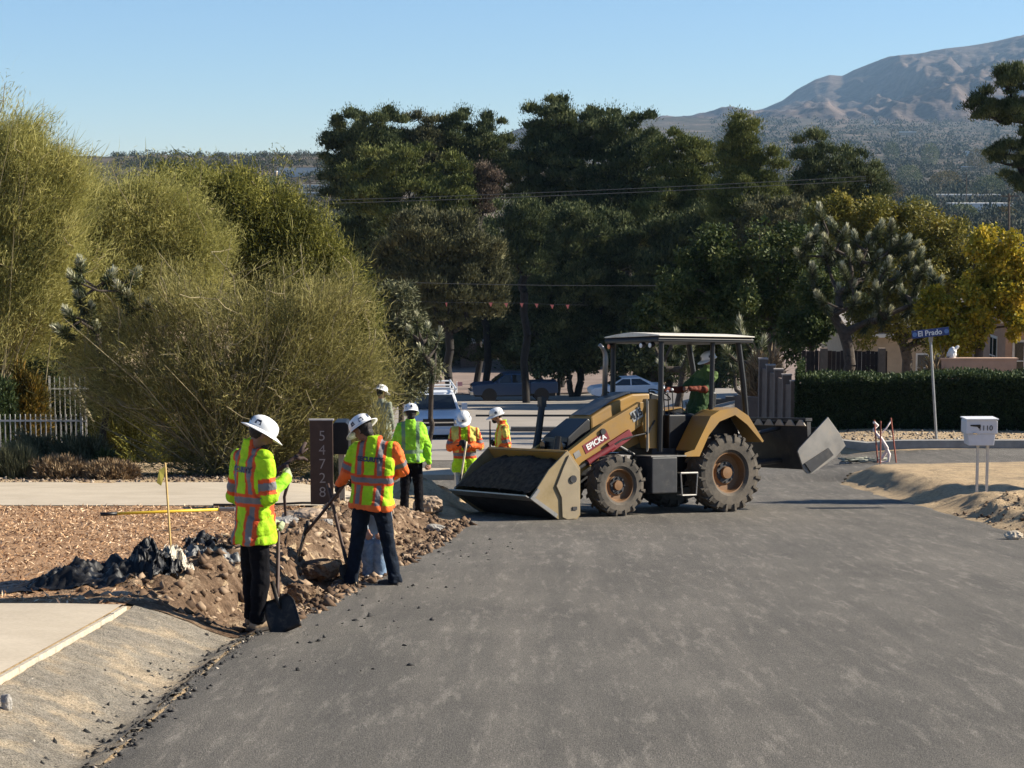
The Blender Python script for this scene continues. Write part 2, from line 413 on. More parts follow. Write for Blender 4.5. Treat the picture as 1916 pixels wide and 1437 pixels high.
# front bumper weight and loader towers
b = MB(); b.box((.78, 0, .78), (.2, .7, .5), taper=.85); b.build('bumper', M_yel, ld, bevel=.02)
for y in (.52, -.52):
    b = MB(); arm = [(.85, .40), (.98, .62), (.70, 1.02), (.54, 1.12), (.03, 1.45), (-.70, 1.80), (-.93, 1.80), (-.96, 1.68), (-.86, 1.50), (-.385, 1.235), (.18, .83), (.42, .70), (.62, .42)]
    b.prism(arm, 'y', y - .06, y + .06); am = b.build('loader_arm', M_yel, ld, bevel=.012)
    for px_, pz_, pr_ in ((-.90, 1.70, .07), (.88, .52, .06), (.05, 1.33, .05)):
        b = MB(); b.tube((px_, y - .095, pz_), (px_, y + .095, pz_), pr_, n=14); b.build('pivot_pin', M_dgrey, am)
    b = MB(); b.prism([(-.82, 1.05), (-1.05, 1.05), (-1.05, 1.85), (-.86, 1.85), (-.70, 1.45)], 'y', y - .10, y + .10); b.build('loader_tower', M_yel, ld, bevel=.01)
    b = MB(); b.tube((.36, y + .09, .84), (-.15, y + .09, 1.10), .055, n=12).prism([(-.10, 1.0), (-.52, 1.24), (-.44, 1.36), (-.02, 1.14)], 'y', y + .04, y + .12)
    b.build('tilt_cylinder', M_red, ld, bevel=.005)
    for c0_, c1_ in (((.78, y + .09, .62), (.36, y + .09, .84)), ((-.62, y - .02, .95), (-.2, y - .02, 1.15))):
        b = MB(); b.tube(c0_, c1_, .03, n=10); b.build('cylinder_rod', M_dgrey, ld)
    b = MB(); b.path([(-.95, y + .1, 1.5), (-.8, y + .13, 1.3), (-.55, y + .13, 1.26), (-.3, y + .12, 1.2), (.1, y + .12, 1.0)], .016, 8); b.build('hydraulic_hose', M_black, ld)
# decals on the near arm and hood
yn = .5825
a = math.radians(27.5)
def side_M(x, z, y, ang):      # text runs with +x to the rear, upright, seen from the machine's left
    R = Matrix(((-math.cos(ang), -math.sin(ang) * -1, 0, x), (0, 0, 1, y), (math.sin(ang), math.cos(ang), 0, z), (0, 0, 0, 1)))
    return R
b = MB(); b.box((0, 0, 0), (.52, .155, .006), M=side_M(.17, 1.165, yn, a)); arm0 = [o for o in ld.children if o.name.startswith('loader_arm')][0]
b.build('nameplate', M_red, arm0, bevel=.002)
text_mesh('lettering', 'EPICKA', .125, M_white, arm0, side_M(.17, 1.165, yn + .006, a), bold=.003)
b = MB(); b.box((0, 0, 0), (.12, .10, .006), M=side_M(.53, .975, yn, a)); b.build('badge', M_steel, arm0)
b = MB(); b.box((0, 0, 0), (.22, .17, .006), M=side_M(-.62, 1.60, .5825, a)); b.build('number_plate', simple('pale_grey_decal', (.3, .31, .30), .5), arm0)
text_mesh('model_number', '415', .16, M_black, arm0, side_M(-.62, 1.60, .59, a), bold=.004)

M_shadesteel = simple('shade_dark_soily_steel', (0.035, 0.030, 0.026), .8, var=.4, scale=6, dirt=(.09, .07, .05), dirt_amt=.5, bump=.5)  # underside's shade is put into the dark base colour, soil blotches over it
# bucket: curved shell, two cheek plates, cutting edge
bk = empty('bucket', (0, 0, 0)); bk.parent = ld
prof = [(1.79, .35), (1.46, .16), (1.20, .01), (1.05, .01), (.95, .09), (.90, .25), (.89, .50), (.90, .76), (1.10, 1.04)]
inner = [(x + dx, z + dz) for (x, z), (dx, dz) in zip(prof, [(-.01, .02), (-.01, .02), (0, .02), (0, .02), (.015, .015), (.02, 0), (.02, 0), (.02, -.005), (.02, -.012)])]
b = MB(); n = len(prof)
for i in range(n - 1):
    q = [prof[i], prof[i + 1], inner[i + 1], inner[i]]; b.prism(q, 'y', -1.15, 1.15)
b.build('bucket_shell', M_shadesteel, bk)
b = MB(); b.box((1.105, 0, 1.048), (.05, 2.3, .03)); b.prism([(.925, .78), (1.115, 1.03), (1.122, 1.024), (.935, .775)], 'y', -1.148, 1.148); b.build('spill_guard', M_yel, bk)
cheek = [(1.11, 1.06), (.875, .79), (.875, .06), (.95, -.02), (1.13, -.03), (1.285, .01), (1.80, .34), (1.665, .49), (1.45, .77), (1.275, .915)]
for y in (1.151, -1.181):
    b = MB(); b.prism(cheek, 'y', y, y + .03)
    ck = b.build('bucket_cheek', M_cheek if 'M_cheek' in globals() else simple('worn_cheek_plate', (.25, .185, .085), .5, var=.2, scale=4, dirt=(.24, .19, .13), dirt_amt=.9), bk, bevel=.004)
    yo = y + .03 if y > 0 else y
    b = MB(); sgn = 1 if y > 0 else -1
    b.prism([(.90, .74), (.90, .10), (.97, .01), (1.13, .0), (1.22, .04), (1.235, .34), (1.33, .52), (1.20, .80), (1.10, .99)], 'y', yo, yo + sgn * .03)
    b.build('cheek_rib', simple('worn_rib', (.27, .22, .14), .5, var=.15, dirt=(.2, .15, .1), dirt_amt=.6), ck, bevel=.006)
    b = MB(); b.prism([(1.33, .035), (1.80, .34), (1.66, .49), (1.62, .46), (1.71, .35), (1.30, .09)], 'y', yo, yo + sgn * .022); b.build('side_cutter', M_steel, ck)
    b = MB(); b.tube((1.03, yo, .62), (1.03, yo + sgn * .05, .62), .06, n=12); b.build('wear_boss', M_dgrey, ck); b = MB(); b.box((1.0, yo + sgn * .035, .17), (.08, .02, .05)); b.build('drain_slot', M_dgrey, ck)
b = MB(); b.prism([(1.86, .395), (1.72, .315), (1.73, .295), (1.865, .375)], 'y', -1.17, 1.17); b.build('cutting_edge', M_steel, bk)
# soil heaped in the bucket: its own thing
V = []; Fs = []; NX, NY = 26, 90
for j in range(NY + 1):
    y = -1.13 + 2.26 * j / NY
    edge = min(1, (1.13 - abs(y)) / .42)
    for i in range(NX + 1):
        u = i / NX; x = 1.80 - .86 * u
        zb = .48 + .50 * math.sin(min(1, u * 1.25) * PI / 2) ** 1.1
        z = .39 + (zb - .39) * (.62 + .38 * edge ** .7) * (0.93 + .06 * fbm(y * 2.2, u * 2)) + .028 * fbm(y * 9, u * 9, 2.0, 5) - .02
        V.append((x, y, z - (.0 if u < .98 else .0)))
for j in range(NY):
    for i in range(NX):
        a_ = j * (NX + 1) + i; Fs.append((a_, a_ + NX + 1, a_ + NX + 2, a_ + 1))
so = fast('soil_load', V, Fs, M_mud); so.matrix_world = LM
props(so, 'dark heap of dug soil filling the yellow loader bucket', 'soil', kind='stuff')

# fenders
fo = [(-1.28, .98), (-1.47, 1.03), (-1.80, 1.57), (-1.98, 1.66), (-2.32, 1.71), (-2.58, 1.57), (-2.90, 1.15), (-2.87, 1.13), (-2.55, 1.43), (-2.30, 1.585), (-1.98, 1.48), (-1.76, 1.26), (-1.57, .92), (-1.26, .92)]
for s in (1, -1):
    b = MB(); b.prism(fo, 'y', s * .98, s * 1.0)
    tp = fo[:7]
    for i in range(1, 6):
        (x0, z0), (x1, z1) = tp[i], tp[i + 1]; b.prism([(x0, z0), (x1, z1), (x1, z1 - .02), (x0, z0 - .02)], 'y', s * .50, s * .98)
    b.build('fender', M_yel, ld)
    b = MB(); b.prism([(-1.47, 1.0), (-1.80, 1.55), (-2.32, 1.68), (-2.58, 1.54), (-2.75, 1.3), (-2.75, .7), (-1.5, .7)], 'y', s * .50, s * .515); b.build('inner_fender', M_black, ld)
b = MB(); b.box((-.86, .80, .63), (.50, .44, .58)); b.build('tool_box', M_dgrey, ld, bevel=.02)
b = MB(); b.box((-.86, -.80, .63), (.50, .44, .58)); b.build('fuel_tank', M_dgrey, ld, bevel=.03)
for s in (1, -1):
    b = MB(); b.box((-.95, s * .78, .935), (.70, .46, .02)); b.build('running_board', M_steel, ld)
    b = MB(); f_ = [(-1.19, .66), (-1.53, .66), (-1.50, .30), (-1.22, .30)]
    for i in range(4): 
        p, q = f_[i], f_[(i + 1) % 4]; b.tube((p[0], s * 1.0, p[1]), (q[0], s * 1.0, q[1]), .014, n=6)
    b.box((-1.36, s * .93, .30), (.28, .16, .02)).box((-1.36, s * .93, .655), (.33, .16, .02)); b.build('step', M_steel, ld)
# platform, dash, seat
b = MB(); b.box((-1.22, 0, 1.32), (.28, .66, .72)).box((-1.16, 0, 1.80), (.22, .55, .28), rot=(0, -.25, 0)); ds = b.build('dashboard', M_black, ld, bevel=.02)
b = MB(); b.lathe([(.19, -.012), (.205, 0), (.19, .012), (.178, 0), (.19, -.012)], 28, Matrix.Translation((-1.50, 0, 1.92)) @ Matrix.Rotation(-.5, 4, 'Y'))
b.tube((-1.50, 0, 1.92), (-1.30, 0, 1.70), .022).tube((-1.58, .14, 1.97), (-1.43, -.14, 1.88), .01); b.build('steering_wheel', M_black, ds)
b = MB()
for x, y, h in ((-1.30, .38, 2.02), (-1.36, .42, 1.96), (-1.42, .46, 1.99), (-1.62, .46, 1.86), (-1.70, .46, 1.80)): b.tube((x - .05, y - .02, 1.5), (x, y, h), .009)
lv = b.build('control_levers', M_black, ld)
for x, y, h in ((-1.30, .38, 2.03), (-1.36, .42, 1.97), (-1.42, .46, 2.0)):
    b = MB(); b.ell((x, y, h), (.024,) * 3); b.build('lever_knob', M_white, lv, smooth=True)
b = MB(); b.box((-2.12, 0, 1.34), (.5, .5, .14)).box((-2.42, 0, 1.66), (.13, .48, .62), rot=(0, -.12, 0)).box((-2.12, 0, 1.15), (.34, .3, .3)); b.build('seat', M_black, ld, bevel=.03)
for y in (.30, -.30): b = MB(); b.box((-2.12, y, 1.50), (.36, .07, .06)); b.build('armrest', M_black, ld, bevel=.01)
b = MB(); b.box((-1.75, .36, 1.28), (.80, .22, .62)); b.build('side_console', M_black, ld, bevel=.02)
# canopy on posts
b = MB(); b.box((-1.90, 0, 2.80), (1.96, 1.50, .05)).box((-1.90, 0, 2.845), (1.98, 1.54, .045), taper=.96); cn = b.build('canopy', M_black, ld, bevel=.012)
b = MB(); b.prism([(-.77, 2.868), (.79, 2.868), (.79, 2.885), (.42, 2.918), (0, 2.945), (-.45, 2.918), (-.77, 2.885)], 'x', -2.88, -.92); b.build('canopy_top', M_offwhite, cn, bevel=.006)
for s in (1, -1):
    b = MB(); b.path([(-1.02, s * .66, 1.0), (-1.03, s * .68, 2.0), (-1.04, s * .68, 2.78)], .045, 8); b.build('canopy_post', M_black, ld)
    b = MB(); b.path([(-2.85, s * .62, 1.35), (-2.74, s * .66, 2.1), (-2.62, s * .68, 2.78)], .05, 8); b.build('canopy_post', M_black, ld)
b = MB(); b.path([(-2.08, .64, 1.62), (-2.10, .66, 2.78)], .04, 8); b.build('canopy_post', M_black, ld)
for i, (x, y) in enumerate(((-.98, .30), (-.98, -.62), (-.98, .55))):
    b = MB(); b.tube((x, y, 2.74), (x + .07, y, 2.72), .045, .05, n=14); wl = b.build('work_light', M_black, cn)
    b = MB(); b.ell((x + .075, y, 2.72), (.012, .042, .042)); b.build('lens', M_amber if i == 1 else M_white, wl, smooth=True)
b = MB(); b.path([(-.60, -.30, 1.85), (-.62, -.30, 2.50), (-.61, -.30, 2.60), (-.57, -.30, 2.68), (-.50, -.30, 2.74)], [.045, .045, .04, .035, .033], 12); b.build('exhaust_pipe', simple('dull_exhaust_steel', (.18, .18, .18), .4, .7, var=.2), ld, smooth=True)
b = MB(); b.path([(.60, -.55, .9), (.50, -.60, 1.3), (.40, -.62, 1.88)], [.07, .06, .055], 8); b.box((.42, -.62, 1.8), (.10, .12, .16)); b.build('bucket_linkage', M_black, ld)
b = MB(); b.path([(.60, .30, .72), (.74, .30, 1.0), (.70, .30, 1.26)], [.06, .06, .05], 8); b.box((.80, 0, .50), (.12, 1.1, .14)); b.build('quick_coupler', M_black, ld)
b = MB(); b.tube((-.78, .64, 1.0), (-.78, .64, 1.85), .012); b.box((-.78, .67, 1.42), (.012, .02, .8)); b.build('grab_rail', M_steel, ld)
# rear box scraper
bx = empty('box_scraper', (0, 0, 0)); bx.parent = ld
b = MB(); b.prism([(-3.86, .66), (-3.80, .66), (-3.76, 1.46), (-3.84, 1.46)], 'y', -1.08, 1.08); b.prism([(-4.36, .90), (-4.32, .88), (-4.16, 1.36), (-4.22, 1.36)], 'y', -1.08, 1.08); b.box((-3.80, 0, 1.50), (.14, 2.16, .05)); b.build('moldboard', M_dgrey, bx)
b = MB()
for k in range(8):
    y = -.98 + k * .28; b.add([(-3.72, y - .13, 1.39), (-3.72, y + .13, 1.39), (-3.72, y + .03, 1.495), (-3.72, y - .03, 1.495), (-3.70, y - .12, 1.40), (-3.70, y + .12, 1.40), (-3.70, y + .03, 1.495), (-3.70, y - .03, 1.495)], [(0, 1, 2, 3), (4, 7, 6, 5), (0, 4, 5, 1), (1, 5, 6, 2), (2, 6, 7, 3), (3, 7, 4, 0)])
b.build('ripper_teeth', simple('soil_dusted_teeth', (.42, .37, .30), .8, var=.2), bx)
pl = [(-4.19, 1.54), (-4.45, 1.26), (-4.58, 1.05), (-4.36, .86), (-3.84, .59), (-3.74, .60), (-3.66, .66), (-3.59, .83), (-3.53, .97), (-3.56, 1.02)]
for y in (1.085, -1.115):
    b = MB(); b.prism(pl, 'y', y, y + .03); sp_ = b.build('side_plate', simple('bare_worn_steel', (.20, .19, .175), .5, .3, var=.25, scale=3, dirt=(.25, .2, .14), dirt_amt=.5), bx, bevel=.006)
    yo = y + .03 if y > 0 else y - .03
    b = MB(); b.prism([(-4.29, .90), (-4.18, 1.02), (-3.66, .77), (-3.80, .61)], 'y', min(yo, yo + .03 * (1 if y > 0 else -1)), max(yo, yo + .03 * (1 if y > 0 else -1))); b.build('skid_shoe', M_dgrey, sp_, bevel=.004)
b = MB()
for y in (-.35, .35): b.tube((-2.75, y, .72), (-3.80, y, .80), .05).tube((-2.75, y * .6, 1.15), (-3.80, y, 1.35), .04)
b.box((-2.72, 0, .85), (.3, .8, .6)).tube((-2.8, 0, 1.3), (-3.6, 0, 1.2), .06); b.build('three_point_hitch', M_dgrey, bx)
# ------------------------------------------------------------------ people
M_skin = simple('skin_tan', (0.38, 0.20, 0.13), 0.55, var=.1, scale=20)
M_skin2 = simple('skin_brown', (0.20, 0.10, 0.065), 0.55, var=.1, scale=20)
M_glove_b = simple('black_glove', (0.012, 0.013, 0.016), 0.8, var=.3)
M_glove_g = simple('pale_green_glove', (0.30, 0.34, 0.20), 0.8, var=.2)
M_hair = simple('dark_hair', (0.012, 0.009, 0.008), 0.7, var=.4, scale=60)
M_blackcloth = simple('black_trouser_cloth', (0.004, 0.004, 0.006), 0.9, var=.5, scale=12, bump=.3, spec=.15)
M_navy = simple('dark_navy_denim', (0.005, 0.010, 0.020), 0.9, spec=.2, var=.4, scale=14, dirt=(.05, .055, .06), dirt_amt=.1, bump=.3)
M_jean = simple('faded_blue_denim', (0.13, 0.20, 0.30), 0.85, var=.35, scale=12, dirt=(.30, .30, .28), dirt_amt=.6, bump=.3)
M_boot = simple('tan_leather_boot', (0.26, 0.18, 0.11), 0.75, var=.25, scale=16, dirt=(.36, .29, .21), dirt_amt=.6)
M_bootd = simple('dark_boot', (0.035, 0.028, 0.024), 0.75, var=.3, scale=16, dirt=(.14, .11, .08), dirt_amt=.3)
M_shoe = simple('pale_shoe', (0.50, 0.47, 0.42), 0.7, var=.15)
M_hat = simple('white_hard_hat_shell', (0.74, 0.74, 0.73), 0.35, var=.06, scale=4, dirt=(.45, .43, .40), dirt_amt=.1)
M_sticker = simple('navy_sticker', (0.02, 0.03, 0.06), 0.4, var=.3)
def attr_mat(name, rough=0.75):
    t = NT(name); a = t.n('Attribute'); a.attribute_name = 'cloth'
    nz = t.ramp(t.noise(9, 5), [(0.3, (.80,) * 3), (0.7, (1.1,) * 3)])
    c = t.mix(1.0, a.outputs['Color'], nz, 'MULTIPLY'); t.bump(t.noise(9, 3), .6, .04)
    return t.done(c, rough, spec=.25)
M_cloth = attr_mat('high_visibility_cloth')
LIME = (0.36, 0.62, 0.012); LIME2 = (0.30, 0.66, 0.03); ORG = (0.62, 0.085, 0.02); SIL = (0.17, 0.165, 0.17); ORG2 = (0.80, 0.15, 0.03); YEL = (.62, .55, .12)

def blob(mb, voxel, name, mat, parent=None, smooth=2, wrinkle=0.0, wscale=6.0, cut=None, colour=None):
    """union of closed shapes grown into one continuous skin"""
    me = bpy.data.meshes.new(name + '_t'); me.from_pydata(mb.v, [], mb.f)
    o = bpy.data.objects.new(name + '_t', me); COL.objects.link(o)
    bm = bmesh.new(); bm.from_mesh(me); bmesh.ops.recalc_face_normals(bm, faces=bm.faces); bm.to_mesh(me); bm.free()
    md = o.modifiers.new('r', 'REMESH'); md.mode = 'VOXEL'; md.voxel_size = voxel
    if smooth: s_ = o.modifiers.new('s', 'SMOOTH'); s_.factor = .5; s_.iterations = smooth
    dg = bpy.context.evaluated_depsgraph_get(); dg.update()
    m2 = bpy.data.meshes.new_from_object(o.evaluated_get(dg)); bpy.data.objects.remove(o); bpy.data.meshes.remove(me); m2.name = name
    if wrinkle:
        nr = [v.normal.copy() for v in m2.vertices]
        for v, n in zip(m2.vertices, nr):
            p = v.co; f = noise.noise(Vector((p.x * wscale, p.y * wscale, p.z * wscale * .45))) + .6 * noise.noise(Vector((p.x * wscale * 2.2 + 5, p.y * wscale * 2.2, p.z * wscale * 1.6)))
            if wscale < 9.5: f -= 1.1 * max(0, .16 - abs(noise.noise(Vector((p.x * 5.5 + p.z * 3.5, p.y * 5.5, p.z * 7.5 + 3))))) * 3.2
            v.co = p + n * (wrinkle * f)
    if colour:
        at_ = m2.attributes.new('cloth', 'FLOAT_COLOR', 'POINT')
        buf = []
        for v in m2.vertices: buf += list(colour(v.co)) + [1.0]
        at_.data.foreach_set('color', buf)
    m2.materials.clear()
    return link_mesh(name, m2, mat, parent, True)

def seg_t(p, a, b):
    ab = b - a; t = (p - a).dot(ab) / ab.length_squared; return t, (p - (a + ab * min(1, max(0, t)))).length
def hand_shape(mb, wrist, fdir, palm, curl, side, fat=1.0):
    """palm, four bent fingers of unequal length, thumb from the side of the palm"""
    f = fdir.normalized(); n = (palm - f * palm.dot(f)).normalized(); s = f.cross(n) * side
    c = wrist + f * .045
    M = Matrix((s, f, n)).transposed().to_4x4(); M.translation = c
    mb.ell((0, 0, 0), (.042 * fat, .052, .017 * fat), M=M)
    for i, (off, ln) in enumerate(((-.031, .066), (-.011, .076), (.010, .072), (.030, .058))):
        p = wrist + f * .085 + s * off; d = f.copy(); prev = p
        for k in range(3):
            ang = curl * (k + .7) / 1.2
            d = (f * math.cos(ang) + n * math.sin(ang)).normalized()
            q = prev + d * (ln / 2.6); mb.caps(prev, q, .0098 * fat, .0088 * fat); prev = q
    p = wrist + f * .03 + s * -.036; d = (s * -.65 + f * .6 + n * .35).normalized(); q = p + d * .035
    mb.caps(p, q, .012 * fat, .0105 * fat); d = (f * .8 + n * (.25 + curl * .4)).normalized(); mb.caps(q, q + d * .032, .0105 * fat, .009 * fat)

def make_hat(kind, HM, parent):
    """HM: head frame (x right, y face, z up) at the skull centre"""
    T = HM @ Matrix.Translation((0, -.005, .030)) @ Matrix.Rotation(-.08, 4, 'X') @ Matrix.Scale(.88, 4)
    b = MB(); prof = [(.128, .0), (.132, .02), (.130, .05), (.118, .085), (.092, .112), (.055, .128), (.0, .134)]
    b.lathe(prof, 30, T @ Matrix.Diagonal((.95, 1.12, 1, 1)))
    # crown ridge
    b.ell((0, -.005, .085), (.018, .115, .052), M=T)
    br = .062 if kind == 'full' else .022
    ring = []; n = 30; vs = []; fs = []
    for k in range(n):
        a = 2 * PI * k / n; fr = max(0, math.sin(a))
        ext = br * (1 + .35 * fr) + (0.06 * fr ** 2 if kind != 'full' else 0)
        for (r, z) in ((.125, .006), (.128 + ext, -.022 - .012 * fr), (.128 + ext, -.028 - .012 * fr), (.125, -.002)):
            vs.append((r * math.cos(a) * .97, r * math.sin(a) * 1.1, z))
    for k in range(n):
        for j in range(4): fs.append((k * 4 + j, ((k + 1) % n) * 4 + j, ((k + 1) % n) * 4 + (j + 1) % 4, k * 4 + (j + 1) % 4))
    b.add(vs, fs, T); h = b.build('hard_hat', M_hat, parent, smooth=True)
    b = MB()
    for a0, z0, da in ((-2.4, .045, .22), (-.75, .05, .24), (-1.55, .055, .15), (-3.2, .05, .2), (1.6, .05, .2)):
        vs = []
        for a, z in ((a0 - da, z0 - .022), (a0 + da, z0 - .022), (a0 + da * .7, z0 + .026), (a0 - da * .8, z0 + .02)):
            r = .1345 if z < .06 else .1275; vs.append((r * math.cos(a) * .95, r * math.sin(a) * 1.12, z))
        b = MB(); b.add(vs, [(0, 1, 2, 3)], T); b.build('sticker', M_sticker, h, fix=False)
    return h

def head_frame(P, look, up=Vector((0, 0, 1))):
    y = look.normalized(); x = y.cross(up).normalized(); z = x.cross(y)
    M = Matrix((x, y, z)).transposed().to_4x4(); M.translation = P; return M

def person(Y, feet, face, J, label, look=None, skin=M_skin, jacket='lime', pants=M_blackcloth, boots=M_boot, gloves=None, hat='full', beard=False, group=None, text=False,
           curl=1.3, vox=.0085, wide=1.0, hem=None, root=None, shoes_only=False, glasses=False, frame=None):
    """J: joint -> (px, py, dY): where the photograph shows it and how much farther than the feet it stands"""
    if root is None:
        r = at(feet[0], feet[1], Y); root = Vector((r.x, r.y, r.z))
    rz = math.atan2(-face[0], face[1])
    RM = Matrix.Translation(root) @ Matrix.Rotation(rz, 4, 'Z'); RI = RM.inverted()
    if frame is None: j = {k: RI @ at(v[0], v[1], root.y + v[2]) for k, v in J.items()}
    else: j = {k: RI @ (frame @ Vector(v)) for k, v in J.items()}
    lk = RI.to_3x3() @ Vector(look if look else (face[0], face[1], -.15))
    HM = head_frame(j['head'], lk)
    mid = (j['shL'] + j['shR']) / 2; hip = (j['hipL'] + j['hipR']) / 2; spine = mid - hip
    ux = (j['shR'] - j['shL']); ux = (ux - spine.normalized() * ux.dot(spine.normalized())).normalized()
    uy = spine.normalized().cross(ux) ; uy = uy if uy.y > 0 else uy      # towards the chest
    # ---- body: one continuous mesh
    b = MB()
    b.ell((0, 0, .02), (.074, .094, .100), M=HM); b.ell((0, .030, -.058), (.052, .062, .058), M=HM)
    b.ell((0, .094, -.022), (.014, .022, .026), M=HM); b.ell((0, .080, -.066), (.026, .016, .012), M=HM); b.ell((0, .080, .022), (.050, .014, .010), M=HM)
    b.ell((.076, -.005, -.012), (.010, .018, .032), M=HM); b.ell((-.076, -.005, -.012), (.010, .018, .032), M=HM)
    neck = mid + spine.normalized() * .04
    b.caps(neck, HM @ Vector((0, -.01, -.05)), .062, .056)
    b.caps(hip + spine * .1, mid - spine * .16, .085, .085)
    for s in 'LR':
        sh, el, ha, hp, kn, an = (j[k + s] for k in ('sh', 'el', 'ha', 'hip', 'kn', 'an'))
        b.caps(mid - spine * .05, sh, .05, .048); b.caps(sh, el, .048, .038)
        fd = (ha - el).normalized(); wr = ha - fd * .07; b.caps(el, wr, .038, .024)
        b.caps(hip, hp, .09, .08); b.caps(hp, kn, .080, .052); b.caps(kn, an, .050, .034)
        if gloves is None: hand_shape(b, wr, fd, (mid - ha).normalized() * .6 + Vector((0, .2, -.4)), curl, 1 if s == 'R' else -1)
    body = blob(b, .0072, 'person', skin, smooth=1); body.location = root; body.rotation_euler = (0, 0, rz)
    props(body, label, 'person', group)
    if beard:
        b = MB(); b.ell((0, .055, -.082), (.050, .048, .045), M=HM); b.ell((0, .085, -.062), (.030, .018, .012), M=HM); b.ell((0, -.03, .02), (.080, .085, .085), M=HM); blob(b, .008, 'hair', M_hair, body, 1, .006, 40)
    else:
        b = MB(); b.ell((0, -.028, .015), (.082, .090, .098), M=HM); b.ell((0, -.05, -.06), (.060, .045, .055), M=HM); blob(b, .008, 'hair', M_hair, body, 1, .006, 40)
    if glasses:
        b = MB()
        for sx in (-1, 1): b.ell((sx * .034, .088, .012), (.028, .010, .018), M=HM); b.tube(HM @ Vector((sx * .06, .085, .015)), HM @ Vector((sx * .079, .0, .012)), .004)
        b.build('sunglasses', M_black, body, smooth=True)
    if hat: make_hat(hat, HM, body)
    # ---- jacket
    b = MB(); W = wide
    def torso_ell(t, rx, ry, off=0.0):
        c = hip + spine * t + uy * off; M = Matrix((ux, uy, spine.normalized())).transposed().to_4x4(); M.translation = c; b.ell((0, 0, 0), (rx * W, ry * W, .09), M=M)
    hem_t = -.12 if hem is None else hem
    T = Matrix((ux, uy, spine.normalized())).transposed().to_4x4(); T.translation = hip
    L = spine.length
    prof = [(hem_t, .208, .178), (hem_t + .06, .212, .176), (.15, .195, .155), (.35, .185, .135), (.60, .205, .140), (.82, .212, .135), (.95, .190, .115), (1.05, .135, .100), (1.15, .082, .084), (1.24, .070, .074)]
    n = 24; vs = []; fs = []
    for (t_, rx, ry) in prof:
        for k in range(n):
            a = 2 * PI * k / n; ca, sa = math.cos(a), math.sin(a)
            vs.append((rx * W * math.copysign(abs(ca) ** .8, ca), ry * W * math.copysign(abs(sa) ** .8, sa), t_ * L))
    for i in range(len(prof) - 1):
        for k in range(n): fs.append((i * n + k, i * n + (k + 1) % n, (i + 1) * n + (k + 1) % n, (i + 1) * n + k))
    fs.append(tuple(range(n))[::-1]); fs.append(tuple(range((len(prof) - 1) * n, len(prof) * n)))
    b.add(vs, fs, T)
    for s in 'LR':
        sh, el, ha = j['sh' + s], j['el' + s], j['ha' + s]; fd = (ha - el).normalized(); wr = ha - fd * .075
        b.caps(sh - (sh - mid) * .35, sh, .085, .080); b.caps(sh, el, .078, .066); b.caps(el, wr, .064, .044)
    S = {s: (j['sh' + s], j['el' + s], j['ha' + s]) for s in 'LR'}
    def colour(p):
        q = p - hip; u = q.dot(ux); f = q.dot(uy); v = q.dot(spine) / spine.length_squared
        best = 9; arm = None
        for s in 'LR':
            t1, d1 = seg_t(p, S[s][0], S[s][1]); t2, d2 = seg_t(p, S[s][1], S[s][2])
            if min(d1, d2) < best: best = min(d1, d2); arm = (t1, d1, t2, d2)
        on_arm = best < .095 and (abs(u) > .185 * W or arm[3] < arm[1] or abs(f) > .16)
        if jacket == 'plain':
            if not on_arm and abs(abs(u) - .11) < .028 and v > .0: return (.20, .30, .16)
            if not on_arm and abs(v * L - .30 * L) < .028: return (.20, .30, .16)
            return LIME2
        if jacket == 'grey': return (.22, .24, .18)
        if jacket == 'green': return (.16, .035, .018) if on_arm and arm[3] < arm[1] else ((.035, .075, .022) if v < .9 else (.07, .12, .03))  # operator's green: canopy shade is put into the shirt colour
        if jacket == 'tee': return (.20, .23, .27)
        if on_arm:
            t1, d1, t2, d2 = arm
            if jacket == 'orange_sleeve' and u > 0 and d1 <= d2 and abs(t1 - .72) * .29 > .028: return ORG2
            if d1 <= d2:
                dd = abs(t1 - .72) * .29
                if dd < .028: return SIL
                if dd < .060: return ORG
                if jacket == 'orange_sleeve' and t1 > .72: return ORG2
                if jacket == 'mesh': return YEL if u * 3.1 % .2 < .1 else ORG
                return LIME
            if jacket == 'orange_sleeve' or jacket == 'mesh': return ORG2
            return LIME2
        if jacket == 'orange_sleeve' and v < hem_t + .10: return ORG2
        if jacket == 'mesh':
            if v > .42 and abs(u) > .055: return YEL if abs(u) > .1 else ORG
            if abs(v - .36) < .05: return SIL
            if abs(v - .36) < .12: return ORG
            return LIME
        hb = abs(v - .47) * L
        vs_ = abs(abs(u) - .105)
        if hb < .026: return SIL
        if vs_ < .024 and hb > .052: return SIL
        if hb < .056: return ORG
        if vs_ < .052: return ORG
        return LIME
    jk = blob(b, vox, 'jacket', M_cloth, body, 2, .019, 8.0, colour=colour)
    if jacket == 'plain': jk.name = 'shirt'
    if text:
        jk.data.calc_loop_triangles(); tree = BVHTree.FromPolygons([v.co for v in jk.data.vertices], [p.vertices for p in jk.data.polygons])
        tx = text_mesh('back_lettering', text[0], .060, M_sticker, jk, Matrix(), .0, bold=.004)
        c0 = hip + spine * text[1]
        for v in tx.data.vertices:
            p = c0 + ux * v.co.x + spine.normalized() * v.co.y - uy * .6
            hit = tree.ray_cast(p, uy)
            v.co = (hit[0] - uy * .005) if hit[0] is not None else c0
    # ---- trousers
    b = MB()
    b.caps(hip + spine.normalized() * .02, hip, .108, .112)
    for s in 'LR':
        hp, kn, an = j['hip' + s], j['kn' + s], j['an' + s]
        b.caps(hip, hp, .098, .096); b.caps(hp, kn, .098, .074); b.caps(kn, an + Vector((0, 0, .0)), .074, .066)
        b.lathe([(0, -.02), (.078, -.02), (.074, .06), (0, .06)], 16, Matrix.Translation(an))
    blob(b, .0095, 'trousers', pants, body, 2, .011, 9)
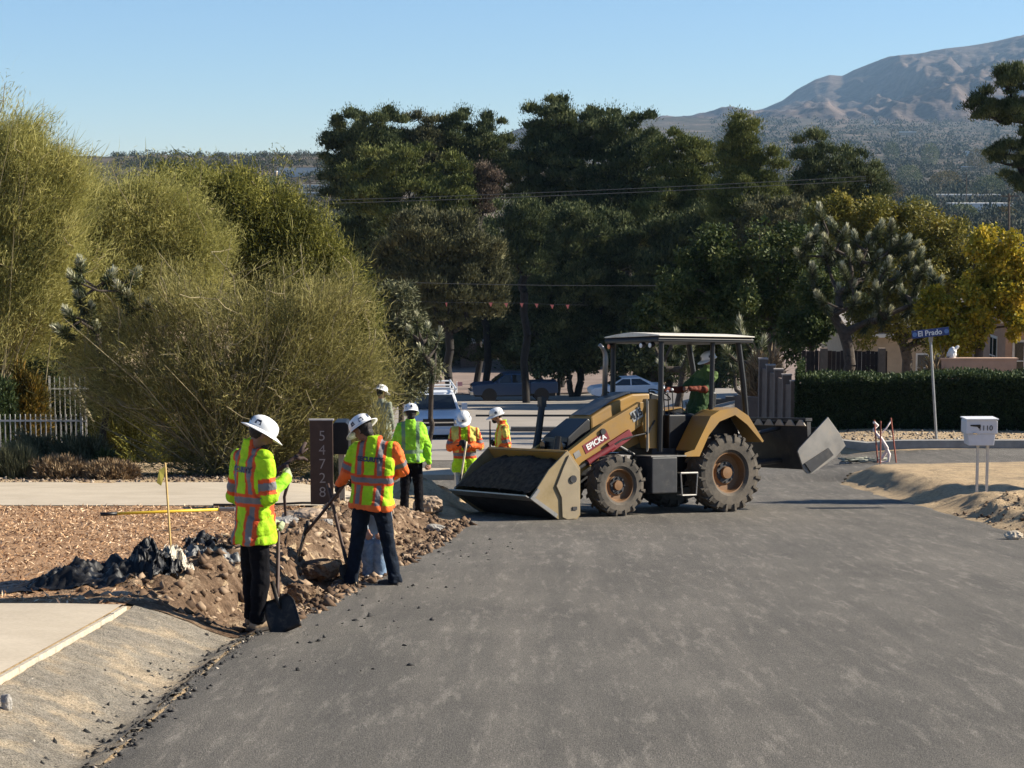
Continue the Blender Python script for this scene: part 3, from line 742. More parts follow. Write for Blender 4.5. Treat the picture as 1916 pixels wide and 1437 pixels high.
    for s in 'LR':
        an = j['an' + s]; toe = j.get('toe' + s)
        d = Vector((0, 1, 0)) if toe is None else Vector((toe.x - an.x, toe.y - an.y, 0)).normalized()
        b = MB(); base = an.z - .085
        g = Vector((an.x, an.y, base))
        b.caps(an + Vector((0, 0, .03)), g + Vector((0, 0, .05)), .052, .050)
        b.caps(g + d * -.035 + Vector((0, 0, .042)), g + d * .10 + Vector((0, 0, .042)), .042, .045)
        b.caps(g + d * .10 + Vector((0, 0, .042)), g + d * .175 + Vector((0, 0, .036)), .046, .034)
        bt = blob(b, .009, 'boot', boots, body, 1, .003, 25)
        b = MB(); R = Matrix.Rotation(math.atan2(-d.x, d.y), 4, 'Z'); R.translation = g
        b.prism([(-.045, -.08), (.045, -.08), (.055, .08), (.05, .18), (.02, .215), (-.03, .215), (-.052, .17), (-.052, .08)], 'z', -.004, .022, M=R); b.build('sole', M_bootd if boots is not M_shoe else M_shoe, bt, bevel=.004)
    if gloves is not None:
        for s in 'LR':
            el, ha = j['el' + s], j['ha' + s]; fd = (ha - el).normalized(); wr = ha - fd * .07
            b = MB(); b.caps(wr - fd * .05, wr + fd * .01, .040, .034); hand_shape(b, wr, fd, (mid - ha).normalized() * .6 + Vector((0, .2, -.4)), curl, 1 if s == 'R' else -1, 1.35)
            blob(b, .007, 'glove', gloves, body, 1)
    return body

M_wood = simple('worn_wood_handle', (0.30, 0.19, 0.10), 0.6, var=.25, scale=20, dirt=(.12, .08, .05), dirt_amt=.6)
M_woodd = simple('dark_wood_handle', (0.06, 0.032, 0.022), 0.6, var=.3, scale=20)
M_blade = simple('blackened_blade', (0.018, 0.016, 0.015), 0.5, .3, var=.4, scale=14, dirt=(.12, .09, .06), dirt_amt=.5)
M_fibre = simple('yellow_fibreglass', (0.62, 0.42, 0.03), 0.5, var=.1)
def shovel(top, foot, blade_dir, facing, label, kind='round', shaft=None, L=.29, Wd=.24, grip=None, group=None):
    """shaft from top to foot, blade beyond foot"""
    top, foot = Vector(top), Vector(foot); e = empty('shovel', top, label=label, cat='shovel', group=group)
    o = lambda p: Vector(p) - top
    b = MB(); n_ = 6; pts = [top.lerp(foot, k / n_) + Vector((0, 0, .004 * math.sin(k * 1.3))) for k in range(n_ + 1)]
    b.path([o(p) for p in pts], .017, 10); sf = b.build('shaft', shaft or M_woodd, e, smooth=True)
    if grip is not None: b = MB(); b.path([o(top), o(top.lerp(foot, .16))], .021, 10); b.build('grip', grip, e, smooth=True)
    d = Vector(blade_dir).normalized(); f = Vector(facing); f = (f - d * f.dot(d)).normalized(); s = d.cross(f)
    vs = []; fs = []; nu, nv = 8, 8
    for th in (0, .006):
        for i in range(nv + 1):
            t_ = i / nv
            w_ = Wd / 2 * (1.0 if kind == 'square' else (1 - .75 * max(0, t_ - .45) ** 2 / .3)) * (min(1, .75 + t_ * 1.2) if True else 1)
            for k in range(nu + 1):
                u = -1 + 2 * k / nu; dip = .020 * (1 - u * u) - .03 * t_ ** 2 * 0
                vs.append(o(foot + d * (L * t_ - .02) + s * (w_ * u) + f * (th - dip)))
    n1 = (nv + 1) * (nu + 1)
    for i in range(nv):
        for k in range(nu):
            a_ = i * (nu + 1) + k; q = (a_, a_ + 1, a_ + nu + 2, a_ + nu + 1); fs.append(q); fs.append(tuple(n1 + x for x in q)[::-1])
    edge = [k for k in range(nu)] ; rim = list(range(nu + 1)) + [i * (nu + 1) + nu for i in range(1, nv + 1)] + [nv * (nu + 1) + k for k in range(nu - 1, -1, -1)] + [i * (nu + 1) for i in range(nv - 1, 0, -1)]
    for a_, c_ in zip(rim, rim[1:] + rim[:1]): fs.append((a_, c_, c_ + n1, a_ + n1))
    b = MB(); b.add(vs, fs); b.path([o(foot - d * .16), o(foot), o(foot + d * .08)], [.019, .021, .008], 10); b.build('blade', M_blade, e, smooth=True)
    return e

crew = 'road crew in bright safety wear'
W1 = person(16.02, (482, 1178), (.78, .62), dict(head=(489, 812, .02), shL=(449, 855, .16), shR=(496, 857, -.10), elL=(440, 928, .26), haL=(520, 985, .30), elR=(506, 930, -.12), haR=(541, 887, .16),
    hipL=(471, 1000, .07), hipR=(483, 1000, -.05), knL=(468, 1080, .12), knR=(487, 1082, -.06), anL=(474, 1152, .16), anR=(482, 1159, -.06), toeL=(500, 1152, .22), toeR=(520, 1159, .08)),
    'person in black trousers and tan boots beside the driveway edge, looking at raised gloved hand', look=(.80, .35, -.42), skin=M_skin2, jacket='lime', pants=M_blackcloth, boots=M_boot, gloves=M_glove_g,
    beard=True, glasses=True, text=('SECURITY', .86), group=crew, wide=.93, hem=-.10)
W2 = person(19.8, (695, 1100), (-.40, .92), dict(head=(678, 803, .02), shL=(665, 842, .04), shR=(734, 838, -.04), elL=(649, 886, .06), haL=(630, 912, .26), elR=(753, 880, .04), haR=(716, 900, .34),
    hipL=(678, 944, .03), hipR=(712, 944, -.03), knL=(668, 1018, .08), knR=(727, 1018, .04), anL=(656, 1086, .10), anR=(738, 1086, .0), toeL=(632, 1086, .16), toeR=(716, 1086, .08)),
    'person in dark navy trousers with orange sleeves, back turned, leaning over shovels', look=(-.75, .45, -.55), skin=M_skin2, jacket='orange_sleeve', pants=M_navy, boots=M_bootd, gloves=M_glove_b,
    text=('SECURITY', .84), group=crew, wide=1.12, hem=-.06)
W3 = person(30.0, (775, 970), (-.15, .98), dict(head=(769, 773, .04), shL=(750, 799, .0), shR=(787, 799, 0), elL=(738, 832, .05), haL=(744, 858, .2), elR=(800, 836, .0), haR=(803, 874, -.02),
    hipL=(761, 862, 0), hipR=(779, 862, 0), knL=(758, 914, -.04), knR=(782, 910, .05), anL=(756, 958, .0), anR=(785, 958, .04), toeL=(752, 958, .1), toeR=(785, 958, .14)),
    'person in plain lime shirt and dark trousers, back turned, next to the dug earth', look=(-.1, .95, -.3), jacket='plain', pants=M_blackcloth, boots=M_bootd, hat='cap', group=crew, wide=1.05, hem=-.02, vox=.011)
W4 = person(20.7, (699, 1090), (.05, -1), dict(head=(697, 905, .15), shL=(716, 940, .22), shR=(680, 940, .22), elL=(722, 972, .05), haL=(712, 1000, -.12), elR=(676, 972, .05), haR=(688, 1000, -.12),
    hipL=(708, 1045, .36), hipR=(692, 1045, .36), knL=(711, 1014, -.06), knR=(689, 1014, -.06), anL=(710, 1073, .02), anR=(690, 1072, .04), toeL=(712, 1073, -.1), toeR=(688, 1072, -.1)),
    'person in faded blue jeans and pale shoes crouching, seen between the legs of another', look=(.1, -1, -.7), jacket='tee', pants=M_jean, boots=M_shoe, group=crew, wide=.85, hem=0.05, vox=.011)
W5 = person(34.2, (870, 947), (-.15, -1), dict(head=(868, 785, -.04), shL=(889, 806, 0), shR=(849, 806, 0), elL=(899, 836, -.04), haL=(871, 834, -.28), elR=(841, 838, -.04), haR=(865, 828, -.28),
    hipL=(879, 872, 0), hipR=(862, 872, 0), knL=(882, 906, -.02), knR=(862, 906, -.02), anL=(883, 938, .02), anR=(861, 938, .02), toeL=(886, 938, -.1), toeR=(860, 938, -.1)),
    'person with orange collar leaning on an upright shovel at the corner of the loader bucket', look=(-.1, -.9, -.5), skin=M_skin2, jacket='mesh', pants=M_jean, boots=M_boot, gloves=M_glove_b, beard=True, hat='cap', group=crew, wide=1.08, hem=-.15, vox=.011)
W6 = person(35.2, (941, 941), (-.92, .15), dict(head=(929, 778, .0), shL=(943, 802, -.16), shR=(938, 801, .18), elL=(950, 834, -.18), haL=(934, 842, -.24), elR=(934, 832, .22), haR=(920, 828, .10),
    hipL=(943, 868, -.08), hipR=(942, 868, .08), knL=(942, 902, -.1), knR=(938, 902, .1), anL=(943, 932, -.1), anR=(938, 932, .1), toeL=(930, 932, -.1), toeR=(926, 932, .1)),
    'bearded person with white hard hat facing left behind the loader bucket, holding a stick', look=(-.95, -.1, -.25), jacket='mesh', pants=M_jean, boots=M_boot, gloves=M_glove_b, beard=True, hat='cap', group=crew, hem=-.12, vox=.011)
W7 = person(40.2, (716, 911), (.55, .8), dict(head=(714, 733, .0), shL=(703, 757, .1), shR=(727, 757, -.06), elL=(700, 784, .1), haL=(712, 796, .3), elR=(731, 784, -.06), haR=(735, 806, .14),
    hipL=(711, 818, .05), hipR=(722, 818, -.05), knL=(710, 861, .06), knR=(722, 861, -.04), anL=(710, 903, .05), anR=(722, 903, -.05), toeL=(720, 903, .1), toeR=(735, 903, .1)),
    'person half hidden by twigs behind the number board, only hard hat and grey shoulder showing', look=(.6, .6, -.3), jacket='grey', pants=M_navy, boots=M_bootd, hat='full', group=crew, vox=.012)
# operator in the loader seat, in the machine's own frame
op_root = LM @ Vector((-2.1, 0, 1.0))
W8 = person(0, None, (-.85, -.52), dict(head=(-2.40, .16, 2.50), shL=(-2.36, .34, 2.24), shR=(-2.34, -.06, 2.24), elL=(-2.16, .42, 2.00), haL=(-1.78, .36, 2.02), elR=(-2.10, -.16, 2.0), haR=(-1.60, -.10, 2.00),
    hipL=(-2.18, .13, 1.50), hipR=(-2.18, -.07, 1.50), knL=(-1.70, .17, 1.56), knR=(-1.70, -.14, 1.56), anL=(-1.48, .17, 1.16), anR=(-1.48, -.14, 1.16), toeL=(-1.3, .17, 1.1), toeR=(-1.3, -.14, 1.1)),
    'person operating the yellow loader, seated under its canopy in green shirt darkened for the canopy shade', look=(-.9, -.3, -.25), skin=M_skin2, jacket='green', pants=M_navy, boots=M_bootd, hat='cap', group=crew, root=op_root, frame=LM, vox=.011, hem=0.0)

# tools the crew hold
def hp_(o, name): return None
shovel(at(521, 978, 16.32), at(519, 1122, 15.95), at(532, 1170, 15.84) - at(517, 1118, 15.95), (-.15, -1, .25), 'dark square shovel standing blade down against the leg at the driveway edge', 'square', L=.30, Wd=.27)
shovel(at(652, 898, 19.95), at(570, 1000, 20.2), at(559, 1052, 20.3) - at(573, 997, 20.2), (1, -.15, .2), 'shovel slanting down left from black gloves, pale edged blade', L=.28, Wd=.22, shaft=M_woodd)
shovel(at(613, 905, 20.1), at(650, 1058, 19.9), (.25, -.1, -1), (.3, -1, 0), 'straight dark shovel stuck in the dirt behind the leg of the navy trousers', L=.25, Wd=.20, shaft=M_woodd)
shovel(at(873, 826, 33.92), at(861, 905, 33.8), (-.12, -.05, -1), (-1, -.4, .1), 'pale handled shovel held upright beside the loader bucket', L=.28, Wd=.2, shaft=simple('pale_wood_handle', (.62, .52, .36), .6))
b = MB(); p0 = at(917, 788, 35.3); p1 = at(915, 946, 35.25); b.path([Vector((0, 0, 0)), (p1 - p0) * .5 + Vector((.01, 0, 0)), p1 - p0], .016, 8)
st = b.build('pole', M_woodd, smooth=True); st.location = p0; props(st, 'dark upright stick held by the bearded person behind the bucket', 'pole')
# ------------------------------------------------------------------ vegetation
def px_lobes(lobes, Y, depth=.9):
    """ellipses of the photograph -> ellipsoids at distance Y, spread a little in depth"""
    out = []
    for i, l in enumerate(lobes):
        px, py, rx, ry = l[:4]; dy = l[4] if len(l) > 4 else 0.0
        c = at(px, py, Y + dy); s = (Y + dy) / F; out.append((np.array(c), np.array((rx * s, rx * s * depth, ry * s))))
    return out
def scatter(lobes, n, shell=.55, r=None):
    r = r or rng; w = np.array([a[0] * a[1] * a[2] for _, a in lobes]) ** .67; w = w / w.sum()
    k = r.choice(len(lobes), n, p=w); C = np.array([lobes[i][0] for i in k]); R = np.array([lobes[i][1] for i in k])
    d = r.normal(size=(n, 3)); d /= np.linalg.norm(d, axis=1)[:, None]
    rad = shell + (1 - shell) * r.random(n) ** .5
    return C + d * R * rad[:, None], d
def unit(v): return v / np.maximum(1e-9, np.linalg.norm(v, axis=1))[:, None]
def blades(name, P, D, L, W, tint, mat, parent, r=None, bend=None):
    """one small leaf shape (4 corners) per row: root P, direction D, length L, width W"""
    r = r or rng; n = len(P); D = unit(D); q = unit(np.cross(D, r.normal(size=(n, 3))))
    L = np.broadcast_to(L, (n,))[:, None]; W = np.broadcast_to(W, (n,))[:, None] / 2
    mid = P + D * L * .45
    tip = P + D * L
    if bend is not None: tip = tip + bend * L
    V = np.stack([P, mid + q * W, tip, mid - q * W], 1).reshape(-1, 3)
    o = Vector((0, 0, 0))
    Fc = np.arange(4 * n).reshape(-1, 4)
    return fast(name, V, Fc, mat, parent, False, np.repeat(tint, 4))
def grow(base, fork, targets, r0, pw=.58, rmin=.008, sides=6, wob=.12, seed=1):
    """limbs: every target point is joined to the nearest limb already grown. Returns an MB and the last direction at each target"""
    rr = np.random.default_rng(seed); base, fork = np.array(base, float), np.array(fork, float)
    nodes = [base]; par = [-1]
    nseg = 5
    for k in range(1, nseg + 1):
        p = base + (fork - base) * k / nseg + rr.normal(size=3) * np.linalg.norm(fork - base) * .02; nodes.append(p); par.append(len(nodes) - 2)
    order = np.argsort(np.linalg.norm(targets - fork, axis=1)); dirs = np.zeros_like(targets); first = nseg
    for i in order:
        N = np.array(nodes[first:]); t = targets[i]; d = np.linalg.norm(N - t, axis=1)
        d = d + .25 * np.linalg.norm(N - fork, axis=1) + np.maximum(0, N[:, 2] - t[2]) * .5
        j = int(np.argmin(d)) + first; a = nodes[j]; seg = t - a; L = np.linalg.norm(seg)
        if L < 1e-4: dirs[i] = (0, 0, 1); continue
        m = a + seg * .5 + rr.normal(size=3) * L * wob - np.array((0, 0, .06 * L)); nodes.append(m); par.append(j); nodes.append(t); par.append(len(nodes) - 2); dirs[i] = t - m
    cnt = np.zeros(len(nodes)); cnt[:] = 0
    haschild = np.zeros(len(nodes), bool)
    for k in range(len(nodes) - 1, 0, -1):
        if not haschild[k]: cnt[k] += 1
        cnt[par[k]] += cnt[k]; haschild[par[k]] = True
    tot = cnt[0] if cnt[0] else 1; rad = np.maximum(rmin, r0 * (cnt / tot) ** pw)
    mb = MB()
    for k in range(1, len(nodes)):
        ns = sides if rad[k] > rmin * 2.5 else 4
        mb.path([nodes[par[k]], nodes[k]], [rad[par[k]] if par[k] >= first - nseg and rad[par[k]] < rad[k] * 1.8 else rad[k] * 1.15, rad[k]], ns, cap=False)
    return mb, unit(dirs)
M_bark = simple('grey_brown_bark', (0.075, 0.058, 0.045), .9, var=.4, scale=6, bump=.6)
M_barkd = simple('dark_pine_bark', (0.018, 0.015, 0.013), .9, var=.4, scale=6, bump=.6)
M_twig = simple('olive_green_bark', (0.24, 0.20, 0.11), .8, var=.35, scale=3)
M_pine = leafmat('pine_needles', (0.022, 0.036, 0.017), (0.078, 0.098, 0.038), (0.23, 0.24, 0.10), .7, .15)
M_pine_y = leafmat('yellow_green_pine_needles', (0.035, 0.050, 0.015), (0.125, 0.142, 0.038), (0.27, 0.27, 0.085), .7, .15)
M_pine_b = leafmat('brownish_pine_needles', (0.035, 0.038, 0.020), (0.10, 0.10, 0.045), (0.21, 0.19, 0.09), .7, .1)
M_palo = leafmat('palo_verde_twigs', (0.13, 0.13, 0.035), (0.36, 0.34, 0.10), (0.62, 0.56, 0.22), .7, .42)
M_palo_c = leafmat('sparse_olive_twigs', (0.09, 0.085, 0.028), (0.25, 0.225, 0.072), (0.50, 0.44, 0.18), .7, .40)
M_palo_d = leafmat('dark_olive_foliage', (0.050, 0.056, 0.013), (0.155, 0.155, 0.032), (0.36, 0.33, 0.075), .7, .35)
M_ash = leafmat('dark_green_leaves', (0.020, 0.034, 0.010), (0.062, 0.085, 0.022), (0.17, 0.18, 0.055), .6, .2)
M_olive = leafmat('olive_autumn_leaves', (0.050, 0.056, 0.012), (0.155, 0.145, 0.026), (0.32, 0.25, 0.04), .6, .25)
M_autumn = leafmat('golden_autumn_leaves', (0.09, 0.115, 0.014), (0.42, 0.33, 0.03), (0.80, 0.52, 0.06), .6, .3)
M_yucca = leafmat('joshua_blades', (0.018, 0.025, 0.010), (0.11, 0.125, 0.055), (0.85, 0.82, 0.60), .5, .1)
M_dryleaf = leafmat('dry_tan_leaves', (0.12, 0.075, 0.04), (0.26, 0.18, 0.10), (0.42, 0.33, 0.21), .8, .1)
M_drypine = leafmat('dried_pine_needles', (0.045, 0.035, 0.025), (0.12, 0.09, 0.065), (0.24, 0.18, 0.14), .8, .1)
M_hedge = leafmat('hedge_leaves', (0.018, 0.034, 0.014), (0.045, 0.07, 0.025), (0.11, 0.14, 0.05), .55, .15)
M_orange_bush = leafmat('orange_tipped_shrub', (0.03, 0.035, 0.008), (0.12, 0.09, 0.015), (0.30, 0.17, 0.03), .7, .2)
M_scrub = leafmat('grey_green_scrub', (0.06, 0.065, 0.035), (0.13, 0.135, 0.07), (0.25, 0.24, 0.14), .8, .1)

def ground_z(x, y): return ground(x, y, False)
def tree(name, Y, lobes, base_px, mat, bark, label, cat='tree', group=None, kind='pine', n=46, per=330, rc=.85, L=.24, W=.07, r0=.26, seed=1, fork=.45, shell=.5, trunk_mid=None, flat=.8, base_y=None):
    rr = np.random.default_rng(seed); LB = px_lobes(lobes, Y)
    if kind == 'leaf': r0 = r0 * .8
    if kind == 'pine':
        n = int(n * 3.4); rc = rc * .92; per = int(per * 1.0); shell = .30; L = L * .80; W = W * .72; flat = .95
        if Y > 100: LB = LB + [(c - np.array((0, 0, a[2] * .85)), a * .88) for c, a in LB]
    b0 = at(base_px, 700, Y); bx, by = b0.x, Y
    bz = ground_z(bx, by) - .15
    top = max(c[2] + a[2] for c, a in LB); cx = np.mean([c[0] for c, a in LB]); cy = Y
    low = min(c[2] - a[2] for c, a in LB)
    fk = np.array((bx + (cx - bx) * .35, by, bz + (max(low, bz + 1) - bz) * .9 + (top - low) * .12 * fork))
    C, D = scatter(LB, n, shell, rr)
    C[:, 2] = np.maximum(C[:, 2], bz + .5)
    mb, dirs = grow((bx, by, bz), fk, C, r0, seed=seed, rmin=.02)
    e = empty(name, (bx, by, bz), label=label, cat=cat, group=group)
    off = np.array((bx, by, bz)); mb.v = [(v[0] - bx, v[1] - by, v[2] - bz) for v in mb.v]
    mb.build('trunk', bark, e, smooth=True, fix=False)
    C = C - off
    m = n * per; k = rr.integers(0, n, m); d = unit(rr.normal(size=(m, 3))); csz = rc * (.55 + .7 * rr.random(n))
    ctint = rr.random(n) * .5
    if kind == 'pine':
        d[:, 2] = np.where(d[:, 2] < -.35, -d[:, 2] * .6, d[:, 2]); rad = (.45 + .55 * rr.random(m) ** .5)
        # needle plumes lean outwards and upwards
        P = C[k] + d * (csz[k] * rad)[:, None] * np.array((1, 1, flat)); DD = d * .7 + unit(C[k] - np.array((0, 0, (low - bz) * .5)))* .5 + np.array((0, 0, .55)) + rr.normal(size=(m, 3)) * .35
        tint = np.clip(ctint[k] + .45 * rr.random(m) , 0, 1); core = rr.random(m) < .14; P[core] = C[k][core] + (P[core] - C[k][core]) * .38; ragged = rr.random(m) < .18; P[ragged] = C[k][ragged] + (P[ragged] - C[k][ragged]) * 1.35
    else:
        rad = rr.random(m) ** .45; P = C[k] + d * (csz[k] * rad)[:, None]; DD = d * .6 + rr.normal(size=(m, 3)) + np.array((0, 0, -.25))
        tint = np.clip(ctint[k] + .5 * rr.random(m), 0, 1)
    Lr = L * (.6 + .8 * rr.random(m)); Wr = W * (.7 + .6 * rr.random(m))
    if kind == 'pine': Lr[core] = rc * .55; Wr[core] = rc * .38
    blades('crown', P, DD, Lr, Wr, tint, mat, e, rr)
    return e

pg = 'tall pines beyond the junction'
tree('pine_tree', 152, [(690, 245, 75, 38), (655, 300, 55, 45), (720, 290, 60, 45), (648, 345, 48, 32), (640, 250, 35, 28)], 690, M_pine, M_barkd, 'tall dark pine at the left end of the row, its crown standing against the sky', group=pg, seed=21, n=60, rc=.95)
tree('pine_tree', 153, [(785, 243, 46, 36), (805, 290, 50, 40), (770, 300, 40, 40)], 800, M_pine_b, M_barkd, 'brownish narrow pine top, second from the left along the skyline', group=pg, seed=22, n=34, rc=.85)
tree('pine_tree', 138, [(750, 305, 70, 38), (700, 345, 65, 40), (835, 335, 55, 50), (775, 375, 90, 40), (850, 390, 40, 40)], 770, M_pine_y, M_barkd, 'broad yellow-green pine in front of the darker skyline pines on the left', group=pg, seed=23, n=64, rc=.95)
tree('pine_tree', 154, [(875, 243, 56, 38), (935, 268, 42, 42), (870, 300, 55, 45), (940, 320, 40, 40), (975, 300, 35, 45), (830, 270, 35, 40)], 890, M_pine, M_barkd, 'rounded dark pine in the middle dip of the skyline, left of the highest pine', group=pg, seed=24, n=50, rc=.9)
tree('pine_tree', 150, [(1040, 228, 58, 44), (1105, 238, 66, 38), (1060, 300, 95, 58), (1000, 330, 60, 60)], 1050, M_pine, M_barkd, 'highest pine of the row, dark domed crown with knobbly top', group=pg, seed=25, n=84, rc=1.0)
tree('pine_tree', 148, [(1188, 258, 52, 52), (1200, 330, 85, 65), (1120, 385, 90, 60)], 1170, M_pine, M_barkd, 'dark pine sloping down to the right of the highest pine', group=pg, seed=26, n=72, rc=1.0)
tree('pine_tree', 142, [(1275, 300, 58, 46), (1312, 350, 50, 55), (1250, 400, 80, 50)], 1280, M_pine_y, M_barkd, 'olive pine on the falling right shoulder of the row', group=pg, seed=27, n=60, rc=.9)
tree('pine_tree', 130, [(1392, 248, 30, 30), (1382, 300, 36, 36), (1425, 325, 42, 40), (1375, 370, 58, 45), (1448, 290, 20, 26), (1440, 370, 40, 30)], 1400, M_pine_y, M_barkd, 'slim leaning pine with plume-like tip rising in front of the far mountain', group=pg, seed=28, n=64, rc=.75)
tree('pine_tree', 140, [(1520, 283, 36, 28), (1562, 318, 66, 40), (1622, 348, 42, 36), (1530, 360, 70, 45), (1600, 390, 60, 30)], 1560, M_pine, M_barkd, 'right-hand pine with spreading green crown above the autumn trees', group=pg, seed=29, n=62, rc=.85)
tree('pine_tree', 118, [(800, 432, 80, 36), (870, 470, 75, 55), (760, 490, 65, 55), (840, 540, 90, 48), (912, 520, 42, 48)], 840, M_pine_b, M_barkd, 'low dome-shaped olive brown pine in front of the tall dark ones', group=pg, seed=30, n=84, rc=.85)
tree('pine_tree', 128, [(985, 412, 42, 30), (1000, 465, 38, 40), (958, 445, 35, 40)], 985, M_pine, M_barkd, 'small rounded dark green pine right beside the low olive brown one', group=pg, seed=31, n=36, rc=.75)
tree('pine_tree', 137, [(1110, 470, 90, 70), (1090, 560, 100, 80), (1190, 520, 80, 90), (1060, 430, 50, 50)], 1078, M_pine, M_barkd, 'very dark shaded pine with bare leaning trunk above the pennant line', group=pg, seed=32, n=90, rc=1.0)
tree('pine_tree', 135, [(1270, 480, 80, 80), (1230, 590, 80, 80), (1330, 440, 80, 50)], 1250, M_pine, M_barkd, 'dark shaded pine standing behind the loader canopy', group=pg, seed=33, n=80, rc=1.0)
tree('pine_tree', 146, [(680, 420, 70, 60), (665, 520, 55, 60), (725, 560, 70, 60), (700, 625, 55, 50)], 700, M_pine, M_barkd, 'deep green pine low on the left, half hidden by the roadside shrub', group=pg, seed=34, n=70, rc=1.0)
tree('pine_tree', 141, [(960, 590, 80, 55), (890, 600, 60, 45), (1010, 540, 55, 60), (830, 610, 50, 45)], 1030, M_pine, M_barkd, 'dark pine with low branches hanging over the parked blue pickup', group=pg, seed=35, n=76, rc=.95)
tree('pine_tree', 126, [(1450, 405, 70, 40), (1400, 445, 65, 35), (1480, 440, 50, 30), (1420, 520, 70, 60), (1460, 480, 60, 60), (1390, 560, 60, 50)], 1440, M_pine_b, M_barkd, 'low pine between the slim leaning one and the autumn trees, lower lobes added to shade the blue pickup', group=pg, seed=36, n=70, rc=.8)  # lower crown lobes added to shade the blue pickup
tree('pine_tree', 121.5, [(1510, 480, 70, 60), (1490, 560, 65, 55), (1550, 430, 50, 36), (1560, 540, 60, 60)], 1520, M_pine, M_barkd, 'added dark pine mass behind the broadleaf tree and Joshua tree, shading the sedan', group=pg, seed=39, n=70, rc=.85)  # hidden pine, added to shade the parked sedan
tree('pine_tree', 92, [(1852, 205, 38, 24), (1898, 150, 34, 26), (1912, 215, 45, 26), (1895, 290, 45, 20), (1925, 340, 45, 40), (1960, 240, 50, 60), (1970, 150, 40, 40), (1840, 185, 20, 16)], 1985, M_pine, M_barkd, 'dark tiered pine at the right edge of the picture', seed=37, n=60, per=300, rc=.40, L=.20, W=.06, flat=.6)
tree('dry_pine_tree', 139, [(905, 345, 24, 32), (895, 375, 18, 18)], 905, M_drypine, M_barkd, 'small pinkish brown dry pine top among the green pines', seed=38, n=22, per=200, rc=.7)
for i, (a, c, rx, ry, nm) in enumerate([(700, 470, 60, 110, 'far left, behind the desert trees'), (800, 560, 70, 90, 'behind the low olive brown pine'), (910, 470, 70, 110, 'behind the small rounded pine'), (1010, 540, 75, 110, 'between the bare trunks'), (1120, 500, 80, 130, 'behind the leaning trunk'), (1220, 470, 80, 130, 'left of the loader canopy'), (1320, 520, 80, 120, 'right of the loader canopy')]):
    tree('cypress_tree', 176 + (i % 3) * 6, [(a, c, rx, ry), (a - 25, c + 45, rx * .9, ry * .8), (a + 30, c + 55, rx * .8, ry * .7), (a, 600, rx, 66), (a - 30, 628, rx * .8, 40)], a, M_pine, M_barkd, 'dense dark evergreen in the shaded back row, ' + nm, group='dense back row evergreens', seed=400 + i, n=60, per=240, rc=1.35, L=.46, W=.17)
tree('ash_tree', 84, [(1250, 590, 60, 50), (1330, 620, 60, 45), (1290, 560, 60, 50), (1400, 630, 55, 45), (1240, 640, 35, 35), (1440, 650, 45, 45), (1380, 580, 60, 50)], 1330, M_ash, M_bark, 'low dark broadleaf tree seen above and through the loader canopy', seed=47, n=130, per=230, rc=.5, L=.18, W=.10, kind='leaf')
tree('ash_tree', 137, [(1075, 635, 48, 50), (1035, 660, 40, 38), (1110, 670, 34, 34), (1000, 640, 34, 40)], 1070, M_pine, M_bark, 'low black-green tree hanging over the tail of the blue pickup', seed=49, n=60, per=200, rc=.8, L=.30, W=.16, kind='leaf')
tree('ash_tree', 134, [(1205, 640, 60, 60), (1265, 650, 60, 55), (1155, 650, 40, 50), (1300, 680, 50, 40)], 1220, M_pine, M_bark, 'low black-green tree behind the white sedan, added to shade the blue pickup', seed=50, n=80, per=200, rc=.85, L=.30, W=.16, kind='leaf')  # added to block the sun from the blue pickup
tree('ash_tree', 123, [(1310, 630, 50, 60), (1380, 640, 50, 58), (1340, 690, 50, 40)], 1345, M_pine, M_bark, 'low dark tree added between the rear canopy posts to shade the sedan', seed=52, n=70, per=200, rc=.75, L=.28, W=.15, kind='leaf')  # added to keep the sun off the sedan
# broadleaf trees on the right
tree('ash_tree', 78, [(1340, 480, 70, 42), (1305, 540, 70, 45), (1400, 540, 80, 55), (1450, 470, 75, 45), (1490, 560, 55, 55), (1370, 590, 60, 25), (1270, 570, 40, 35)], 1475, M_ash, M_bark, 'dark green broadleaf tree with spreading crown behind the block wall', seed=41, n=150, per=230, rc=.50, L=.17, W=.10, kind='leaf', r0=.26, shell=.45)
tree('ash_tree', 72, [(1530, 600, 40, 40), (1490, 620, 35, 30), (1540, 540, 35, 40)], 1520, M_ash, M_bark, 'small green tree tucked behind the Joshua tree trunk', seed=42, n=44, per=220, rc=.42, L=.15, W=.09, kind='leaf', r0=.14)
tree('locust_tree', 86, [(1600, 405, 80, 34), (1700, 425, 85, 42), (1780, 462, 75, 50), (1680, 500, 100, 60), (1790, 540, 70, 60), (1555, 400, 45, 28), (1690, 590, 70, 40), (1760, 620, 50, 40), (1630, 600, 50, 35)], 1700, M_olive, M_bark, 'wide olive and yellow tree behind the Joshua tree', seed=43, n=230, per=250, rc=.58, L=.17, W=.08, kind='leaf', r0=.28, shell=.45)
tree('autumn_tree', 64, [(1862, 460, 48, 30), (1895, 520, 45, 55), (1850, 550, 48, 50), (1825, 600, 42, 42), (1905, 590, 28, 40), (1755, 585, 32, 45), (1790, 630, 45, 28)], 1830, M_autumn, M_bark, 'golden yellow and orange autumn tree at the right beside the stucco house', seed=44, n=150, per=190, rc=.34, L=.13, W=.10, kind='leaf', r0=.18, shell=.4)
tree('desert_willow', 62, [(740, 585, 42, 48), (775, 640, 42, 36), (745, 690, 55, 60), (790, 690, 30, 30)], 745, M_scrub, M_bark, 'grey-green open tree on the left of the road behind the white pickup', seed=45, n=100, per=220, rc=.36, L=.16, W=.05, kind='leaf', r0=.12)

